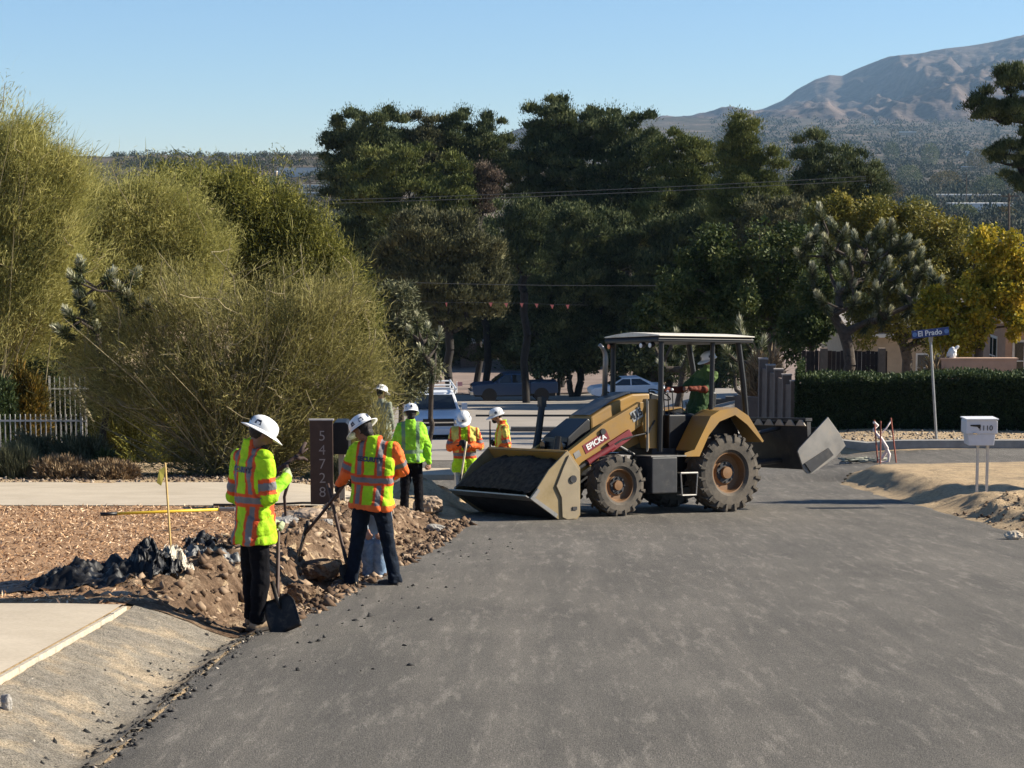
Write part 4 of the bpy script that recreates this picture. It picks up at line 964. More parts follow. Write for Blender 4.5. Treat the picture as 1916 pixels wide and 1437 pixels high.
def palo(Y, lobes, base_px, base_py, label, mat, seed, n=420, per=220, L=.5, W=.016, r0=.12, fork_h=.25, name='palo_verde_tree', up=.12, ca=.5, cb=.6, cr=.55, wisp=.15, rmin=.006, lean=(0, 0, 0), longs=.02, canes=0):
    rr = np.random.default_rng(seed); LB = px_lobes(lobes, Y, .75)
    b0 = at(base_px, base_py, Y); bx, by = b0.x, Y; bz = ground_z(bx, by) - .1
    C, D = scatter(LB, n, .15, rr); nw = int(n * wisp); Cw, Dw = scatter(LB, nw, 1.0, rr); C[:nw] = Cw + Dw * np.array((1, .8, 1)) * (rr.random(nw) ** 1.3 * .65)[:, None] + np.array((0, 0, .12))
    C += rr.normal(size=C.shape) * np.array((.22, .2, .18)); C[:, 2] = np.maximum(C[:, 2], bz + .25)
    fk = np.array((bx, by, bz + fork_h)); off = np.array((bx, by, bz))
    mb, dirs = grow((bx, by, bz), fk, C, r0, pw=.42, seed=seed, rmin=rmin, wob=.06)
    for q in C[rr.choice(n, canes)] if canes else ():
        q = np.array(q); q[1] -= abs(rr.normal()) * .5; s0 = np.array((bx + rr.normal() * .35, by + rr.normal() * .2 - .2, bz)); d = q - s0; side = rr.normal(size=3) * np.linalg.norm(d) * .03
        mb.path([tuple(s0), tuple(s0 + d * .35 + side + np.array((0, 0, -.05))), tuple(s0 + d * .7 + side * .6), tuple(q + d * .06)], [.026, .017, .011, .004], 5, cap=False)
    mb.v = [(v[0] - bx, v[1] - by, v[2] - bz) for v in mb.v]
    e = empty(name, (bx, by, bz), label=label, cat='tree'); mb.build('limbs', M_twig, e, smooth=True, fix=False)
    m = n * per; wt = np.ones(n); wt[:nw] = .35; wt *= rr.uniform(.45, 1.55, n); k = rr.choice(n, m, p=wt / wt.sum()); out = unit(C - fk)
    back = rr.random(m)[:, None] * 1.0
    P = (C[k] - off) - dirs[k] * back * .6 + unit(rr.normal(size=(m, 3))) * (rr.random(m) ** .6 * .48)[:, None]
    P[:, 2] = np.maximum(P[:, 2], .05)
    DD = dirs[k] * ca + out[k] * cb + np.array((0, 0, up)) + rr.normal(size=(m, 3)) * cr + unit(rr.normal(size=(n, 3)))[k] * .35
    tint = np.clip(rr.random(n)[k] * .75 + rr.random(m) * .3, 0, 1)
    DD += np.array(lean); lg = rr.random(m) < longs; DD[lg] = dirs[k][lg] * .7 + out[k][lg] * .8 + np.array(lean) * 1.5 + np.array((0, 0, .35)) + rr.normal(size=(int(lg.sum()), 3)) * .18
    LL = L * (.5 + .8 * rr.random(m)); LL[lg] = .38 + .3 * rr.random(int(lg.sum()))
    blades('crown', P, DD, LL, W * (.7 + .6 * rr.random(m)), tint, mat, e, rr, bend=rr.normal(size=(m, 3)) * .12 - np.array((0, 0, .10)))
    return e
palo(47, [(15, 290, 80, 70), (60, 345, 70, 70), (95, 410, 65, 80), (-20, 400, 110, 130), (40, 500, 100, 90), (-10, 580, 90, 80), (90, 540, 60, 60), (110, 330, 34, 40)], -50, 820, 'tall feathery yellow-green tree rising out of the left edge of the picture', M_palo, 51, canes=60, n=1050, per=240, L=.17, W=.014, cr=.62, rmin=.010, lean=(.35, 0, .15), longs=.06, wisp=.22)
palo(52, [(200, 392, 70, 62), (265, 395, 75, 66), (325, 412, 65, 72), (370, 468, 55, 70), (150, 420, 60, 70), (200, 470, 110, 85), (290, 520, 110, 60), (160, 600, 90, 80)], 230, 840, 'soft yellow-green tree behind the small Joshua tree, left of the dark olive one', M_palo, 52, n=950, per=260, L=.15, W=.015, cr=.8, lean=(.25, 0, .05), longs=.02)
palo(57, [(310, 352, 60, 34), (380, 350, 72, 36), (460, 380, 72, 46), (530, 415, 58, 50), (580, 458, 52, 58), (618, 525, 48, 72), (480, 450, 105, 85), (655, 590, 50, 80), (560, 540, 90, 70), (380, 420, 60, 60)], 490, 840, 'large darker olive tree with rounded crown behind the foreground shrub', M_palo_d, 53, n=900, per=220, L=.16, W=.032, cr=1.0)
palo(41, [(430, 640, 180, 100), (560, 620, 120, 120), (640, 700, 85, 95), (300, 700, 110, 85), (480, 760, 190, 85), (330, 570, 100, 60), (650, 560, 50, 70), (420, 850, 150, 40), (580, 825, 105, 55), (230, 640, 70, 70), (700, 750, 42, 60), (690, 660, 40, 60), (170, 720, 60, 60)], 440, 905, 'wide twiggy shrub-like tree spreading over the driveway behind the workers', M_palo_c, 54, canes=170, n=1400, per=92, L=.155, W=.013, r0=.12, ca=.5, cb=.8, up=.12, cr=.75, wisp=.16, rmin=.011, longs=.05)

# Joshua trees: forked limbs, each ending in a dense head of blades
def joshua(Y, base_px, heads, label, seed, hr=.34, nb=170, r0=.2, Lb=.24, fork=.3, group=None, rmin=.045):
    rr = np.random.default_rng(seed); b0 = at(base_px, 700, Y); bx, by = b0.x, Y; bz = ground_z(bx, by) - .1
    C = np.array([tuple(at(h[0], h[1], Y + (h[2] if len(h) > 2 else rr.uniform(-.9, .9)))) for h in heads]); top = C[:, 2].max()
    fk = np.array((bx + .1, by, bz + (top - bz) * fork)); off = np.array((bx, by, bz))
    mb, dirs = grow((bx, by, bz), fk, C, r0, pw=.50, seed=seed, rmin=rmin, wob=.10, sides=8)
    mb.v = [(v[0] - bx, v[1] - by, v[2] - bz) for v in mb.v]
    e = empty('joshua_tree', (bx, by, bz), label=label, cat='tree', group=group); mb.build('trunk', M_barkj, e, smooth=True, fix=False)
    n = len(C); m = n * nb; k = np.repeat(np.arange(n), nb); ax = unit(dirs * .7 + np.array((0, 0, .7)))
    t = rr.random(m); d = unit(rr.normal(size=(m, 3))); d = unit(d - ax[k] * (d * ax[k]).sum(1)[:, None])
    P = (C[k] - off) + ax[k] * ((t - .6) * hr * 1.6)[:, None]; DD = d * (1.1 - .8 * t)[:, None] + ax[k] * (.2 + 1.2 * t)[:, None] + rr.normal(size=(m, 3)) * .15
    tint = np.clip(.15 + .55 * t + .35 * rr.random(m), 0, 1)
    m2 = n * 60; k2 = np.repeat(np.arange(n), 60); d2 = unit(rr.normal(size=(m2, 3)))
    P = np.concatenate([P, (C[k2] - off) - ax[k2] * (hr * (.5 + 1.0 * rr.random(m2)))[:, None]]); DD = np.concatenate([DD, d2 * .6 - ax[k2]]); tint = np.concatenate([tint, rr.random(m2) * .35]); m += m2
    blades('crown', P, DD, Lb * (.8 + .4 * rr.random(m)), .034, tint, M_yucca, e, rr)
    return e
M_barkj = simple('joshua_bark', (0.065, 0.052, 0.042), .95, var=.4, scale=9, bump=.9)
hd = [(1535, 400), (1525, 440), (1510, 455), (1560, 425), (1580, 440), (1600, 450), (1625, 455), (1645, 430), (1668, 428), (1670, 460), (1690, 455), (1705, 462), (1700, 490), (1720, 480), (1730, 505), (1715, 520), (1745, 520), (1735, 545), (1755, 535),
      (1520, 510), (1570, 470), (1545, 480), (1610, 490), (1640, 485), (1660, 500), (1620, 520), (1590, 540), (1570, 550), (1600, 565), (1640, 545), (1680, 520), (1690, 550), (1645, 570), (1660, 590), (1710, 570), (1560, 590), (1535, 560), (1580, 510), (1630, 600), (1715, 545), (1650, 520), (1500, 480), (1548, 455), (1588, 480)]
joshua(66, 1578, hd, 'large branching Joshua tree with pale tipped heads behind the clipped hedge', 61, r0=.19, hr=.30, nb=340, Lb=.25, fork=.34)
joshua(41.2, 185, [(150, 500), (148, 560), (205, 520), (240, 560), (222, 600), (130, 590), (115, 620), (180, 620), (250, 520), (275, 575), (170, 585), (140, 525), (225, 545)], 'small Joshua tree with grey heads poking out of the yellow-green twigs on the left', 62, r0=.07, hr=.17, nb=190, Lb=.2, rmin=.025)
joshua(60, 800, [(800, 620), (815, 650), (790, 660), (770, 625), (808, 690), (780, 600), (822, 630)], 'short Joshua tree with pale blades beside the road left of the white pickup', 63, r0=.1, hr=.22, nb=130, Lb=.22)
joshua(139, 1045, [(1010, 590), (1040, 575), (1070, 590), (1090, 600), (1055, 620), (1020, 640), (1080, 640), (1040, 660), (1100, 630), (1000, 615)], 'shaded Joshua tree between the parked cars under the pines', 64, r0=.14, hr=.5, nb=120, Lb=.5)
joshua(70, 1392, [(1360, 660), (1395, 640), (1425, 650), (1410, 680), (1375, 690), (1385, 615)], 'brownish shaggy Joshua tree seen behind the rear canopy post', 65, r0=.14, hr=.34, nb=150, Lb=.34)
joshua(74, 1262, [(1225, 650), (1262, 635), (1290, 660), (1245, 690), (1280, 690)], 'tan Joshua tree seen through the loader canopy', 66, r0=.14, hr=.34, nb=150, Lb=.34)

# shrubs
def shrub(px, py, rpx, hpx, Y, mat, label, seed, n=6000, L=.14, W=.03, name='shrub', group=None, up=.5, dense=.4, cat='shrub'):
    rr = np.random.default_rng(seed); s = Y / F; c = at(px, py, Y); bz = ground_z(c.x, Y) - .03; e = empty(name, (c.x, Y, bz), label=label, cat=cat, group=group)
    R = np.array((rpx * s, rpx * s * .8, max(.1, (c.z - bz) + hpx * s)))
    d = unit(rr.normal(size=(n, 3))); d[:, 2] = np.abs(d[:, 2]); lump = 1 + .18 * np.sin(d[:, 0] * 7 + seed) * np.cos(d[:, 1] * 6) + .10 * np.sin(d[:, 2] * 11 + d[:, 0] * 9)
    P = d * R * ((dense + (1 - dense) * rr.random(n) ** .5) * lump)[:, None]
    blades('foliage', P, d * .8 + np.array((0, 0, up)) + rr.normal(size=(n, 3)) * .5, L * (.6 + .8 * rr.random(n)), W, np.clip(.2 * lump + rr.random(n) * .8 - .1, 0, 1), mat, e, rr)
    mb = MB()
    for k in range(9):
        q = d[k] * R * .7; mb.path([(0, 0, 0), (q[0] * .4, q[1] * .4, q[2] * .6), tuple(q)], [.025, .015, .006], 5, cap=False)
    mb.build('stems', M_bark, e, fix=False); return e
shrub(45, 760, 48, 70, 45.5, M_orange_bush, 'rounded shrub with orange tinted tips behind the pale picket fence', 71, n=16000, L=.16, W=.03)
shrub(-8, 760, 40, 60, 45, M_hedge, 'dark evergreen shrub at the left edge behind the picket fence', 72, n=9000)
shrub(60, 845, 60, 25, 41.2, M_scrub, 'grey-green scrub at the foot of the picket fence', 73, n=9000, L=.16, W=.02)
shrub(150, 845, 70, 22, 41.0, M_scrub, 'low green scrub running from the picket fence to the twiggy tree', 74, n=10000, L=.16, W=.02)
shrub(25, 880, 45, 20, 39.4, M_scrub, 'tuft of grey blades at the driveway edge, far left', 75, n=5000, L=.34, W=.02, up=1.4)
shrub(110, 880, 60, 18, 39.2, M_dryleaf, 'dry pinkish brown ground shrub beside the far driveway', 76, n=8000, L=.14, W=.03)
shrub(708, 795, 26, 40, 39.2, M_palo_c, 'thin twiggy bush partly hiding the grey-clad person', 87, n=2600, L=.16, W=.012)
shrub(205, 885, 50, 16, 39.0, M_dryleaf, 'low heap of dry twigs at the far driveway, under the spreading tree', 77, n=7000, L=.14, W=.03)
shrub(195, 862, 16, 14, 39.6, M_hedge, 'small nearly black plant in the dry ground cover', 78, n=2500)
shrub(640, 890, 60, 26, 39.5, M_scrub, 'low scrub behind the brown house number board', 79, n=8000, L=.18, W=.02)
shrub(1430, 695, 40, 22, 66, M_dryleaf, 'dry yucca clump left of the stepped block wall', 80, n=4000, L=.4, W=.05)
shrub(1750, 690, 30, 14, 63, M_dryleaf, 'dry plant with pale stalks above the right part of the hedge', 81, n=2500, L=.3, W=.05)

shrub(130, 700, 90, 60, 54, M_hedge, 'dark shrub mass behind the picket fence at the left', 82, n=16000, L=.22, W=.06)
shrub(20, 690, 90, 90, 56, M_palo_d, 'tall olive shrub behind the dark evergreen at the far left', 83, n=16000, L=.3, W=.03)
shrub(250, 770, 80, 60, 50, M_palo_d, 'olive shrub behind the spreading tree, left half', 84, n=14000, L=.25, W=.03)
shrub(600, 790, 90, 60, 52, M_palo_d, 'olive shrub behind the spreading tree, right half', 85, n=14000, L=.25, W=.03)
shrub(420, 790, 100, 70, 53, M_hedge, 'dark shrub behind the trunk of the spreading tree', 86, n=14000, L=.22, W=.06)
# trees just outside the right edge whose shadows reach the road
tree('roadside_tree', 36.0, [(2480, 480, 70, 60), (2520, 400, 60, 60)], 2500, M_ash, M_bark, 'roadside tree right of the picture, shading the sandy shoulder', seed=48, n=50, per=120, rc=.4, L=.15, W=.1, kind='leaf')
# clipped hedge
def hedge(a_px, b_px, Y0, Y1, top_a, top_b, label):
    rr = np.random.default_rng(90); A = at(a_px, top_a, Y0); B = at(b_px, top_b, Y1); d = B - A; L2 = math.hypot(d.x, d.y); rz = math.atan2(d.y, d.x)
    za = ground_z(A.x, A.y) - .1; e = empty('hedge', (A.x, A.y, za), rz, label=label, cat='hedge'); H = A.z - za; H2 = B.z - za; T = 1.3
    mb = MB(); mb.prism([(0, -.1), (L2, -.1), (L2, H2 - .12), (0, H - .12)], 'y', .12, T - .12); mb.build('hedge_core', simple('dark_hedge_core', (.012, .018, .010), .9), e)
    n = 60000; u = rr.random(n); f = rr.random(n); q = np.where(f < .62)[0]
    x = u * L2; z = rr.random(n) * (H + (H2 - H) * u); y = np.zeros(n); nx = np.zeros((n, 3)); nx[:, 1] = -1
    tp = f > .62; z[tp] = (H + (H2 - H) * u)[tp]; y[tp] = rr.random(tp.sum()) * T; nx[tp] = (0, 0, 1)
    x = x + rr.normal(size=n) * .04; y += rr.normal(size=n) * .05; z += rr.normal(size=n) * .05 * np.where(tp, 1, .6)
    z += np.where(tp, .05 * np.sin(x * 1.7) + .03 * np.sin(x * 4.1 + y * 5), 0); en = rr.random(n) < .04; x[en] = 0
    blades('foliage', np.stack([x, y, z], 1), nx + rr.normal(size=(n, 3)) * .6, .11, .05, np.clip(rr.random(n) * .8 + np.where(tp, .2, 0), 0, 1), M_hedge, e, rr)  # top leaves tinted lighter, standing in for sun on the top
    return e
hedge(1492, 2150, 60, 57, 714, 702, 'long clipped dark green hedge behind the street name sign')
HAZE = 0.00005
# ------------------------------------------------------------------ paved and bare surfaces beside the road
t = NT('pale_concrete'); n1 = t.noise(1.2, 5); n2 = t.noise(30, 4)
c = t.ramp(n1, [(0.3, (0.44, 0.37, 0.275)), (0.7, (0.54, 0.46, 0.35))]); c = t.mix(1.0, c, t.ramp(n2, [(0.3, (.88,) * 3), (0.7, (1.05,) * 3)]), 'MULTIPLY')
t.bump(n2, .15, .01); M_conc = t.done(c, .85, spec=.2)
M_kerb = simple('grey_kerb_concrete', (0.30, 0.28, 0.25), .85, var=.2, scale=4, bump=.2)
def sheet(name, xs, ys, zoff, mat, keep=None, thick=None, kind='structure'):
    o = grid_mesh(name, xs, ys, lambda x, y: ground(x, y, False) + zoff, mat, keep)
    if kind: o['kind'] = kind
    return o
sheet('driveway', axis_samples([(-12, -3.12, .5)]), axis_samples([(11.6, 15.55, .4)]), .035, M_conc)
b = MB()
for y in axis_samples([(11.6, 15.5, .5)])[:-1]:
    y2 = min(15.55, y + .49); z = ground(-3.1, y, False)
    b.box((-3.09, (y + y2) / 2, ground(-3.1, (y + y2) / 2, False) + .01), (.03, y2 - y + .01, .05), rot=(-.109, 0, 0))
e_ = b.build('driveway_edge', simple('pale_concrete_edge', (.46, .40, .31), .85, var=.2, scale=14, bump=.5)); e_['kind'] = 'structure'
sheet('far_driveway', axis_samples([(-26, -2.2, .35)]), axis_samples([(29.3, 37.6, .35)]), .03, M_conc, keep=lambda x, y: y < 36.9 + .5 * fbm(x * .7, 2) and x < -2.45 + .25 * fbm(y, 5) - max(0, y - 34) * .25)
# mulch bed
t = NT('orange_brown_mulch'); n1 = t.noise(45, 6, rough=.75); n2 = t.noise(1.1, 3)
c = t.ramp(n1, [(0.30, (0.10, 0.050, 0.025)), (0.48, (0.36, 0.21, 0.115)), (0.72, (0.62, 0.42, 0.26))]); c = t.mix(1.0, c, t.ramp(n2, [(0.3, (.85,) * 3), (0.7, (1.1,) * 3)]), 'MULTIPLY')
t.bump(n1, .9, .03); M_mulch = t.done(c, .95, spec=.1)
mul = grid_mesh('mulch_bed', axis_samples([(-24, -8, .5), (-8, -3.0, .12)]), axis_samples([(15.5, 29.4, .12)]), lambda x, y: ground(x, y) + .02 + .012 * fbm(x * 7, y * 7), M_mulch,
                keep=lambda x, y: x < -3.25 + .25 * fbm(y * .8, 1.0) - max(0, y - 27) * .0 and y < 29.25)
mul['kind'] = 'structure'
def litter(name, n, area, size, mat, seed, kind='stuff', flat=.4, cond=None, lift=0.0, label=None, slim=.3):
    rr = np.random.default_rng(seed); P = []
    while len(P) < n:
        x, y = rr.uniform(area[0], area[1]), rr.uniform(area[2], area[3])
        if cond is None or cond(x, y, rr): P.append((x, y, ground(x, y) + lift))
    P = np.array(P); D = rr.normal(size=(n, 3)); D[:, 2] = np.abs(D[:, 2]) * flat
    o = blades(name, P, D, size * (.5 + rr.random(n)), size * slim, rr.random(n), mat, None, rr); o['kind'] = kind
    if label: o['label'] = label
    return o
M_chip = leafmat('mulch_chips', (0.16, 0.08, 0.04), (0.46, 0.28, 0.15), (0.80, 0.60, 0.40), .8, .05)
litter('mulch_chips', 30000, (-12.5, -3.1, 15.6, 29.2), .055, M_chip, 101, lift=.02, label='loose orange brown wood chips spread over the bed')
M_grit = leafmat('grit', (0.05, 0.045, 0.04), (0.22, 0.19, 0.16), (0.48, 0.42, 0.34), .9, .0)
# clods and pebbles: small lumps
def lumps(name, n, area, rmin, rmax, mat, seed, cond=None, label=None, z0=None, kind='stuff'):
    rr = np.random.default_rng(seed); V = []; Fc = []; base = np.array([(1, 0, 0), (-1, 0, 0), (0, 1, 0), (0, -1, 0), (0, 0, 1), (0, 0, -1)], float)
    F8 = np.array([(0, 2, 4), (2, 1, 4), (1, 3, 4), (3, 0, 4), (2, 0, 5), (1, 2, 5), (3, 1, 5), (0, 3, 5)]); k = 0; tint = []
    while k < n:
        x, y = rr.uniform(area[0], area[1]), rr.uniform(area[2], area[3])
        if cond is not None and not cond(x, y, rr): continue
        r = rmin + (rmax - rmin) * rr.random() ** 3; v = base * (r * rr.uniform(.45, 1.35, size=(6, 3)) ) + rr.normal(size=(6, 3)) * r * .28
        a = rr.uniform(0, 6.28); ca, sa = math.cos(a), math.sin(a); v = v @ np.array([(ca, sa, 0), (-sa, ca, 0), (0, 0, .75)])
        V.append(v + np.array((x, y, (ground(x, y) if z0 is None else z0(x, y)) + r * .25))); Fc.append(F8 + 6 * k); tint += [rr.random()] * 6; k += 1
    o = fast(name, np.concatenate(V), np.concatenate(Fc), mat, attr=np.array(tint)); o['kind'] = kind
    if label: o['label'] = label
    return o
M_clod = leafmat('soil_clods', (0.06, 0.038, 0.024), (0.17, 0.11, 0.07), (0.38, 0.28, 0.19), .95, 0)
lumps('soil_clods', 9000, (-4.1, 0.2, 15.9, 29.8), .006, .065, M_clod, 103, cond=lambda x, y, r: -.25 < edge_l(y) - x < 1.9 * r.random() ** .6 + .1 and math.hypot(x + 2.06, y - 15.95) > .30, label='crumbled clods of dug soil along the road edge')
lumps('pebbles', 5200, (-6.5, -1.9, 9.0, 16.0), .003, .016, M_grit, 104, cond=lambda x, y, r: -3.05 - (3.0 if y < 11.6 else 0) < x < edge_l(y) + .12, label='pebbles on the gravel strip')
lumps('asphalt_crumbs', 1300, (-3.2, -1.6, 8.6, 16.6), .004, .032, leafmat('tar_crumbs', (.012, .012, .012), (.03, .03, .03), (.07, .065, .06), .8, 0), 105, cond=lambda x, y, r: abs(x - edge_l(y) + .08) < .30 * r.random() ** 1.5, label='dark broken asphalt crumbs along the pavement edge')
lumps('road_crumbs', 260, (-2.0, 1.2, 13.5, 26), .006, .030, leafmat('tar_crumbs_road', (.012, .012, .012), (.03, .03, .03), (.07, .065, .06), .8, 0), 106, cond=lambda x, y, r: 0 < x - edge_l(y) < 1.6 * r.random() ** 2, label='crumbs scattered on the new asphalt')
lumps('shoulder_clods', 2000, (6.8, 12, 23, 31.5), .006, .050, M_clod, 107, cond=lambda x, y, r: r.random() < .25 + .75 * math.exp(-((x - 7.9) / .7) ** 2) and on_road(x, y) < .03, label='broken soil clods on the right hand shoulder')
lumps('verge_gravel', 5000, (7, 26, 50.5, 59), .012, .06, M_grit, 108, cond=lambda x, y, r: on_road(x, y) < -.3, label='grey gravel on the verge below the hedge')
lumps('yard_litter', 2600, (-12, -2.6, 37.3, 41), .01, .06, leafmat('yard_litter', (.05, .035, .025), (.17, .12, .085), (.40, .32, .24), .9, 0), 109, label='dry litter at the far side of the driveway')
# dark dug soil overlay: the excavated strip
t = NT('dug_soil'); n1 = t.noise(3.2, 6, rough=.7); n2 = t.noise(28, 5, rough=.75)
c = t.ramp(n1, [(0.30, (0.11, 0.068, 0.042)), (0.5, (0.25, 0.165, 0.105)), (0.66, (0.48, 0.35, 0.23))]); c = t.mix(1.0, c, t.ramp(n2, [(0.3, (.5,) * 3), (0.55, (1.0,) * 3), (0.8, (1.3,) * 3)]), 'MULTIPLY')
t.bump(n2, 1.0, .06); M_dug = t.done(c, .95, spec=.1)
dg_ = grid_mesh('dug_soil', axis_samples([(-4.2, -.55, .07)]), axis_samples([(15.75, 29.6, .09)]), lambda x, y: ground(x, y) + .012 + .03 * abs(fbm(x * 5, y * 5, 3.3)), M_dug,
                keep=lambda x, y: -.02 < edge_l(y) - x < 1.45 + .45 * fbm(y * .9, 8.8) and x < -.3)
dg_['kind'] = 'structure'
# gravel strip between driveway and pavement
t = NT('grey_gravel'); n1 = t.noise(1.6, 6, rough=.65); n2 = t.noise(75, 4, rough=.8); n3 = t.noise(9, 5)
c = t.ramp(n1, [(0.40, (0.50, 0.40, 0.28)), (0.48, (0.35, 0.305, 0.24)), (0.62, (0.29, 0.26, 0.215)), (0.74, (0.52, 0.42, 0.29))])
c = t.mix(1.0, c, t.ramp(n2, [(0.38, (.35,) * 3), (0.5, (1.0,) * 3), (0.62, (1.45,) * 3)]), 'MULTIPLY'); c = t.mix(1.0, c, t.ramp(n3, [(0.3, (.75,) * 3), (0.6, (1.1,) * 3)]), 'MULTIPLY')
t.bump(n2, 1.0, .03); M_grav = t.done(c, .95, spec=.1)
gs = grid_mesh('gravel_strip', axis_samples([(-9, -3.3, .3), (-3.3, -1.85, .06)]), axis_samples([(-2, 8.6, .6), (8.6, 16.4, .07)]), lambda x, y: ground(x, y) + .012 + .006 * fbm(x * 14, y * 14, 1.2), M_grav, keep=lambda x, y: (x > -3.07 or y < 11.55) and x < edge_l(y) + .02 + .05 * fbm(y * 4, 6) and y < 16.3 + .2 * fbm(x * 2, 1))
gs['kind'] = 'structure'
# kerb of the side street, far side, and shoulder kerb
b = MB(); pts = []
for k in range(60):
    x = 8.2 + k * .8; y = 49.6 + max(0, 8.9 - x) ** 2 * 1.1 + .02; pts.append((x, y))
pts = [(7.25, 56), (7.3, 54), (7.5, 52), (7.8, 50.8)] + pts
for (x0, y0), (x1, y1) in zip(pts, pts[1:]):
    z0, z1 = ground(x0, y0, False), ground(x1, y1, False)
    d = Vector((x1 - x0, y1 - y0, 0)).normalized(); q = Vector((-d.y, d.x, 0)) * .16
    vs = [(x0, y0, z0 - .1), (x1, y1, z1 - .1), (x1 + q.x, y1 + q.y, z1 - .1), (x0 + q.x, y0 + q.y, z0 - .1), (x0, y0, z0 + .20), (x1, y1, z1 + .20), (x1 + q.x, y1 + q.y, z1 + .21), (x0 + q.x, y0 + q.y, z0 + .21)]
    b.add(vs, [(0, 3, 2, 1), (4, 5, 6, 7), (0, 1, 5, 4), (1, 2, 6, 5), (2, 3, 7, 6), (3, 0, 4, 7)])
kb = b.build('kerb', M_kerb); kb['kind'] = 'structure'
# pale road beyond the junction, with its kerb line
M_oldroad = simple('old_pale_road', (0.30, 0.265, 0.225), .9, var=.12, scale=.6)
o = grid_mesh('old_road', axis_samples([(-12, 24, .8)]), axis_samples([(56, 140, .8)]), lambda x, y: ground(x, y, False) + .02, M_oldroad, keep=lambda x, y: x > -8 - (y - 70) * .03 and (x < 7.0 or y > 74) and (y < 84 or True)); o['kind'] = 'structure'
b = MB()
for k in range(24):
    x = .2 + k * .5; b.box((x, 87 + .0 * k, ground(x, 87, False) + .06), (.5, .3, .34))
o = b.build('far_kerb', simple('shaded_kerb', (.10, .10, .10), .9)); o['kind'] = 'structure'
b = MB(); b.box((4.5, 108, ground(4.5, 108, False) + .05), (13, .16, .12)); o = b.build('wire_shadow_strip', simple('wire_shadow_strip', (.03, .03, .03), .9)); o['kind'] = 'structure'  # shadow of the wires on the road, built as a dark strip

o = grid_mesh('far_yard', axis_samples([(-24, 60, 3)]), axis_samples([(140.5, 262, 3)]), lambda x, y: ground(x, y, False) + .05, simple('pinkish_bare_yard', (0.235, 0.175, 0.145), .95, var=.25, scale=.5)); o['kind'] = 'structure'
# ------------------------------------------------------------------ small things on the left
def on_ground(px, Y, dz=0.0):
    p = at(px, 700, Y); return Vector((p.x, Y, ground(p.x, Y) + dz))
# house number board
p = on_ground(600, 28.3); e = empty('house_number_sign', p, label='brown wooden board with the upright digits 54728 beside the driveway', cat='sign')
tz = at(600, 788, 28.3).z - p.z; bz = at(600, 944, 28.3).z - p.z
M_brown = simple('dark_brown_board', (0.050, 0.028, 0.020), .6, var=.2, scale=6, dirt=(.09, .06, .045), dirt_amt=.3)
b = MB(); b.prism([(-.165, bz), (.165, bz), (.165, tz), (.15, tz + .012), (-.15, tz + .012), (-.165, tz)], 'y', 0, .05); bd = b.build('board', M_brown, e, bevel=.006)
b = MB(); b.box((0, .025, tz + .018), (.36, .07, .02)); b.build('cap', simple('pale_board_cap', (.45, .42, .38), .6), bd)
b = MB(); b.box((.20, .04, (bz + .0) / 2), (.10, .10, bz + .3)); b.build('post', M_brown, e, bevel=.005)
for k, ch in enumerate('54728'):
    z = tz - .22 - k * .205; text_mesh('numeral', ch, .21, simple('pale_numeral', (.30, .27, .25), .5) if k == 0 else bpy.data.materials['pale_numeral'], bd, Matrix.Translation((.01, -.004, z)) @ Matrix.Rotation(PI / 2, 4, 'X'), bold=-.002)
p = on_ground(636, 28.9); e = empty('letter_box', p, label='black letter box on a post, right behind the brown number board', cat='letter box')
tz2 = at(636, 790, 28.9).z - p.z; bz2 = at(636, 850, 28.9).z - p.z
b = MB(); pr = [(-.12, bz2), (.12, bz2), (.12, tz2 - .04), (.08, tz2), (-.08, tz2), (-.12, tz2 - .04)]; b.prism(pr, 'y', -.02, .45); b.build('box', M_black, e, bevel=.01)
b = MB(); b.box((0, .2, bz2 / 2 - .05), (.09, .09, bz2 + .1)); b.build('post', simple('weathered_post', (.40, .34, .26), .8), e)
# stakes and lying tools
b = MB(); p = on_ground(315, 20.6, -.1); tp = at(309, 866, 20.6) - p; b.path([(0, 0, 0), tp], [.013, .013], 6)
e = empty('marker_stake', p, label='thin wooden stake with yellow ribbon rising from the white bag', cat='stake'); b.build('stake', simple('pale_lath', (.60, .42, .16), .7, var=.15), e)
b = MB(); tt = tp - Vector((0, 0, .04)); b.add([tt + Vector((0, -.02, 0)), tt + Vector((-.06, -.03, -.03)), tt + Vector((-.09, -.02, -.17)), tt + Vector((-.04, -.03, -.20)), tt + Vector((-.01, -.02, -.1))], [(0, 1, 2, 3, 4)]); b.build('ribbon', simple('yellow_ribbon', (.75, .65, .12), .6), e, fix=False)
a_, c_ = on_ground(183, 26.0, .10), on_ground(410, 26.6, .13)
e = empty('long_handled_tool', a_, label='long yellow fibreglass handle lying across the mulch', cat='tool'); b = MB(); b.path([Vector((0, 0, 0)), (c_ - a_) * .5, c_ - a_], .020, 8); sh_ = b.build('handle', M_fibre, e, smooth=True)
b = MB(); b.path([Vector((-.005, 0, 0)), (c_ - a_) * .13], .025, 8); b.build('grip', M_black, sh_, smooth=True)
b = MB(); b.box(tuple(c_ - a_ + Vector((.08, 0, 0))), (.22, .07, .05)); b.build('tool_head', M_steel, e, bevel=.01)
